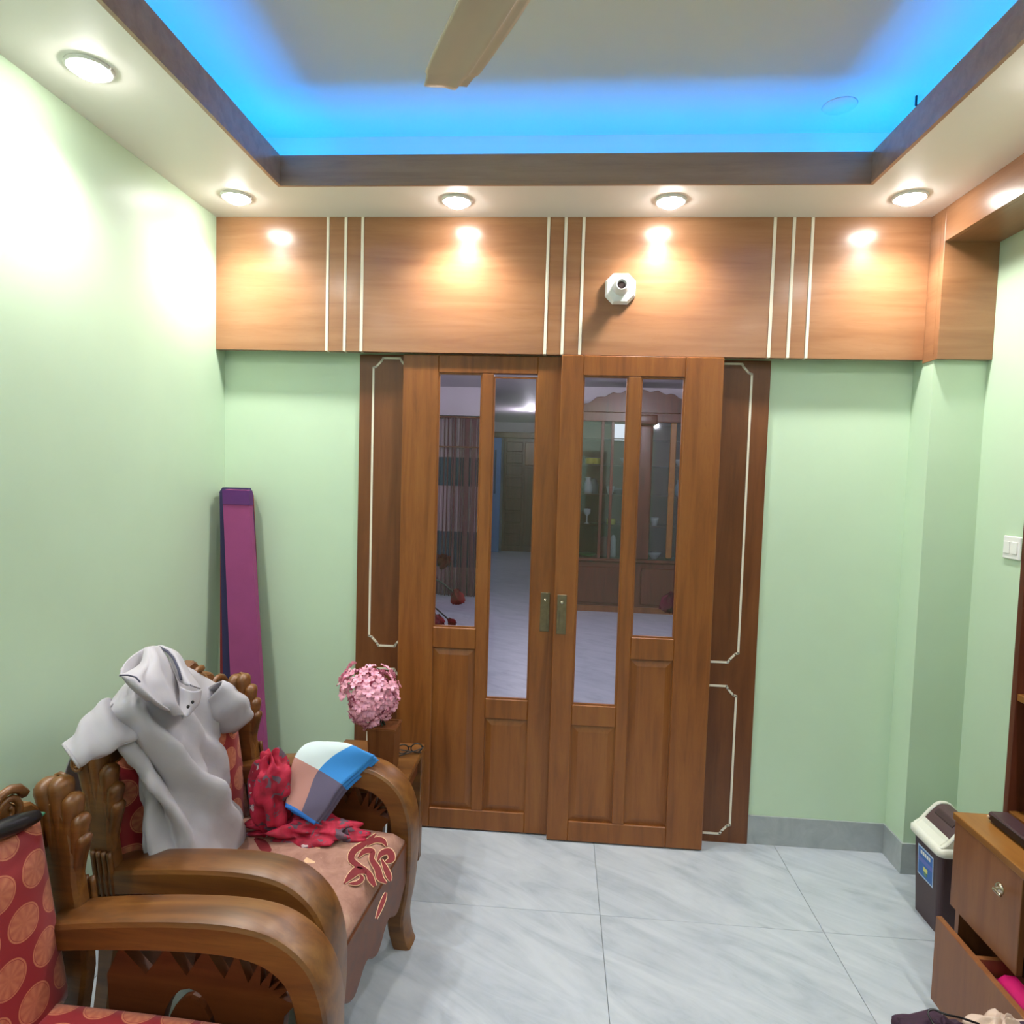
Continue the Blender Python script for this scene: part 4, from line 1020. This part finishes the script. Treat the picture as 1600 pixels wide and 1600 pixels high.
# far wardrobe with panels and blue door
t = thing('wardrobe', 'tall brown wooden wardrobe at the end of the passage', 'wardrobe', (0, 0, 0))
box('body', -1.20, .15, 13.6, 13.99, 0, 2.36, show_wood, t)
for k in range(9):
    z = .12+k*.245; box('drawer_panel', -1.14, -.80, 13.58, 13.6, z, z+.20, show_wood, t, .01)
for x in (-.76, -.33): 
    d_ = box('door_panel', x, x+.40, 13.58, 13.6, .12, 1.75, show_wood, t, .012); box('door_field', x+.07, x+.33, 13.572, 13.58, .25, 1.6, cab_in, d_)
    box('upper_panel', x, x+.40, 13.58, 13.6, 1.80, 2.28, cab_wood, t, .012)
box('cornice', -1.45, .25, 13.52, 13.62, 2.36, 2.48, door_dark, t, .01)
dq = st(thing('door_3', 'narrow pale blue door standing ajar beside the wardrobe', 'door'))
b_ = box('door_leaf', -1.46, -1.235, 13.40, 13.44, 0, 2.35, blue_door, dq, .005); box('glass_slot', -1.37, -1.33, 13.392, 13.40, 1.2, 2.1, plain('slot_dark_blue', srgb(40, 60, 110), .3), b_)
# showcase
SKX0, SKX1, SKY0, SKY1, SKZ = .20, 1.62, 7.78, 8.18, 2.62
t = thing('showcase', 'tall brown glazed showcase full of crockery behind the right door', 'showcase', (0, 0, 0))
box('base_cabinet', SKX0, SKX1, SKY0, SKY1, 0, .60, show_wood, t, .01)
for x0, x1 in ((.24, .80), (.98, 1.58)): box('base_door', x0, x1, SKY0-.015, SKY0, .10, .54, show_wood, t, .012)
box('plinth_line', SKX0-.01, SKX1+.01, SKY0-.02, SKY0, 0, .07, cab_wood, t)
box('counter', SKX0-.02, SKX1+.02, SKY0-.03, SKY1, .60, .635, show_wood, t, .008)
box('back', SKX0, SKX1, SKY1-.02, SKY1, .635, 2.36, cab_in, t)
for x in (SKX0, .46, .575, SKX1-.04): box('upright', x, x+.035, SKY0, SKY1-.02 if x in (SKX0, SKX1-.04) else SKY0+.03, .635, 2.25, show_wood, t, .004)
box('pillar', .90, 1.06, SKY0-.03, SKY0+.12, .635, 2.22, show_wood, t, .03, 3)
box('pillar_capital', .87, 1.10, SKY0-.05, SKY0+.14, 2.22, 2.34, show_wood, t, .02, 2)
box('pilaster', 1.26, 1.33, SKY0-.01, SKY0+.02, .66, 2.25, cab_top, t, .008)
for z in (1.02, 1.38, 1.74, 2.05): box('shelf', SKX0+.035, SKX1-.04, SKY0+.05, SKY1-.02, z, z+.012, show_wood, t)
box('fascia', SKX0-.02, SKX1+.02, SKY0-.02, SKY1, 2.25, 2.36, show_wood, t, .008)
# arched carved crown
cp_ = [(SKX0, 2.36), (SKX1, 2.36)]+[(SKX1-(SKX1-SKX0)*k/30, 2.40+.22*abs(math.sin(k/30*PI))**.7+.015*math.cos(k*1.7)) for k in range(31)]
prism('crown', cp_, 'y', SKY0-.01, SKY0+.03, show_wood, t, .004, 1, 1.2)
for x0, x1 in ((.235, .46), (.495, .575), (.61, .90), (1.06, 1.26), (1.33, 1.58)): box('pane', x0, x1, SKY0+.012, SKY0+.017, .64, 2.25, glass_show, t)
# a mirror-bright lamp inside the cabinet
lb = box('cabinet_lamp', .61, .74, 7.86, 7.88, 2.04, 2.23, emit('cabinet_lamp_glow', (.9, .9, 1, 1), 2.0), None, .004); tag(lb, 'bright white lamp panel inside the showcase', 'lamp')
china = plain('white_china', srgb(214, 212, 220), .3); yel = plain('yellow_tin', srgb(206, 190, 60), .4); greyp = plain('grey_ware', srgb(128, 122, 136), .4); redp = plain('red_ware', srgb(150, 60, 74), .4); grnp = plain('green_ware', srgb(96, 150, 80), .4)
def vessel(name, label, cat, prof, m, x, y, z, group='crockery in the showcase'):
    o = lathe(name, prof, m, None, 14, (0, 0, 0)); o.location = (x, y, z); return tag(o, label, cat, group)
JUG = [(.04, 0), (.055, .03), (.06, .09), (.045, .14), (.03, .17), (.036, .20)]; CUP = [(.025, 0), (.03, .01), (.045, .06), (.05, .10), (.046, .10)]
BOWL = [(.03, 0), (.035, .01), (.07, .05), (.085, .08), (.08, .08)]; TIN = [(.05, 0), (.055, .005), (.055, .06), (.05, .07)]
vessel('jug', 'white china jug on the showcase second shelf', 'jug', JUG, china, .33, 7.95, 1.392); vessel('lid_jar', 'pale jar beside the white jug', 'jar', [(.05, 0), (.06, .02), (.06, .12), (.04, .15), (.045, .17), (.01, .19)], greyp, .40, 8.03, 1.392)
vessel('tin', 'yellow tin on the upper left showcase shelf', 'tin', TIN, yel, .34, 7.92, 1.752); vessel('tin', 'second yellow tin beside the first on the upper shelf', 'tin', TIN, yel, .42, 7.93, 1.752)
vessel('bowl', 'grey bowl behind the yellow tins', 'bowl', BOWL, greyp, .38, 8.06, 1.752)
vessel('cup', 'white cup in the middle of the second shelf', 'cup', CUP, china, .60, 7.95, 1.392); vessel('bowl', 'brown grey bowl right of the white cup', 'bowl', BOWL, greyp, .70, 8.0, 1.392); vessel('cup', 'white cup near the right edge of the second shelf', 'cup', CUP, china, .82, 7.95, 1.392)
vessel('bowl', 'white bowl on the upper middle shelf under the lamp', 'bowl', BOWL, china, .78, 7.92, 1.752)
vessel('goblet', 'white goblet on the third shelf at left', 'goblet', [(.035, 0), (.008, .02), (.008, .09), (.04, .13), (.042, .18), (.04, .18)], china, .33, 7.93, 1.032); vessel('tin', 'small yellow tin on the third shelf', 'tin', TIN, yel, .62, 7.92, 1.032)
vessel('jar', 'red jar on the showcase counter', 'jar', [(.06, 0), (.07, .02), (.07, .2), (.05, .24), (.01, .25)], redp, .57, 7.95, .635); vessel('jar', 'white slim jar beside the red jar', 'jar', [(.03, 0), (.035, .02), (.035, .22), (.02, .26), (.01, .27)], china, .655, 7.93, .635)
vessel('dish', 'green dish at the left end of the showcase counter', 'dish', [(.04, 0), (.09, .02), (.11, .04), (.1, .04)], grnp, .35, 7.92, .635)
vessel('bowl', 'white bowl behind the glass right of the pillar', 'bowl', BOWL, china, 1.15, 7.93, .635); vessel('cup', 'pale cup on the shelf right of the pillar', 'cup', CUP, china, 1.14, 7.95, 1.032)
vessel('jar', 'pale blue jar at the right end of the showcase', 'jar', JUG, plain('pale_blue_ware', srgb(150, 170, 200), .3), 1.42, 7.95, 1.392); vessel('bowl', 'white bowl on the upper right showcase shelf', 'bowl', BOWL, china, 1.42, 7.95, 1.752)
# lamps of that room
for (x, y, l) in ((-.55, 11.3, 'far downlight above the passage behind the doors'), (-.9, 6.4, 'downlight above the left half of the next room'), (.9, 6.0, 'downlight above the right half of the next room'), (.0, 4.0, 'downlight just behind the sliding doors'), (-1.6, 4.2, 'downlight at left behind the sliding doors'), (1.6, 4.2, 'downlight at right behind the sliding doors')):
    downlight(x, y, l, NEXT_W*(.75 if y > 10 else 1), NZ, next_lamp, 'downlights of the room behind', (.95, .93, 1), True)

# artificial roses just behind the doors
def rose_bunch(label, x, y, heads, petal, zbase=.0):
    t = thing('rose_arrangement', label, 'flowers', (x, y, 0))
    lathe('floor_vase', [(.07, 0), (.09, .02), (.11, .2), (.08, .48), (.05, .58), (.065, .64), (.06, .64)], vase_m, t, 24)
    for (hp, r, ax) in heads:
        h = Vector(hp)-Vector((x, y, 0))
        bm = bmesh.new(); mid = Vector((h.x*.3, h.y*.5, max(h.z, .8)+.06)); add_tube(bm, spline([(0, 0, .60), (h.x*.12, 0, .78), tuple(mid), tuple(h)], 6), .004, 6); st_ = from_bm('stem', bm, leaf_m, t, True)
        bm = bmesh.new(); ax = Vector(ax).normalized()
        for k in range(16):
            a = k*2.4; rr = r*(.25+.75*(k/15)); e1 = ax.orthogonal().normalized(); e2 = ax.cross(e1)
            dr_ = e1*math.cos(a)+e2*math.sin(a); tn = ax.cross(dr_); vs = []
            for i, (f, wd, o_) in enumerate(((0, .25, -.5), (.6, .6, .1), (.95, .5, .75), (1.05, .15, 1.0))):
                for s in (-1, 0, 1): vs.append(bm.verts.new(h + dr_*rr*f*.8 + ax*r*(o_-.15*k/15) + tn*s*rr*wd - dr_*abs(s)*rr*.12))
            for i in range(3):
                for j in range(2): bm.faces.new((vs[i*3+j], vs[i*3+j+1], vs[i*3+j+4], vs[i*3+j+3]))
        from_bm('rose_head', bm, petal, st_, True)
    bm = bmesh.new()
    for k in range(5):
        c_ = Vector((.05*math.cos(k*1.7), .03*math.sin(k*1.7), .72+.06*k)); dv = Vector((math.cos(k*2.1), math.sin(k*2.1), .5)); vs = [bm.verts.new(c_+dv*f+Vector((-dv.y, dv.x, 0))*wd) for f, wd in ((0, 0), (.03, .014), (.07, 0), (.03, -.014))]
        bm.faces.new(vs)
    from_bm('leaves', bm, leaf_m, t)
    return t
rose_bunch('tall vase of red artificial roses behind the left door', -.70, 3.35,
           [(tuple(at(692, 881, Y=3.3)), .048, (.2, -.3, 1)), (tuple(at(714, 930, Y=3.25)), .050, (.15, -.2, -1)), (tuple(at(685, 967, Y=3.25)), .040, (.2, -.4, -.6)), (tuple(at(704, 971, Y=3.2)), .030, (.5, -.3, -.5))], rose_m)
rose_bunch('vase of magenta artificial flowers behind the right door', .74, 3.35,
           [(tuple(at(1047, 938, Y=3.25)), .065, (-.3, -.2, -1)), (tuple(at(1066, 915, Y=3.3)), .055, (.2, -.2, 1))], magenta_m)
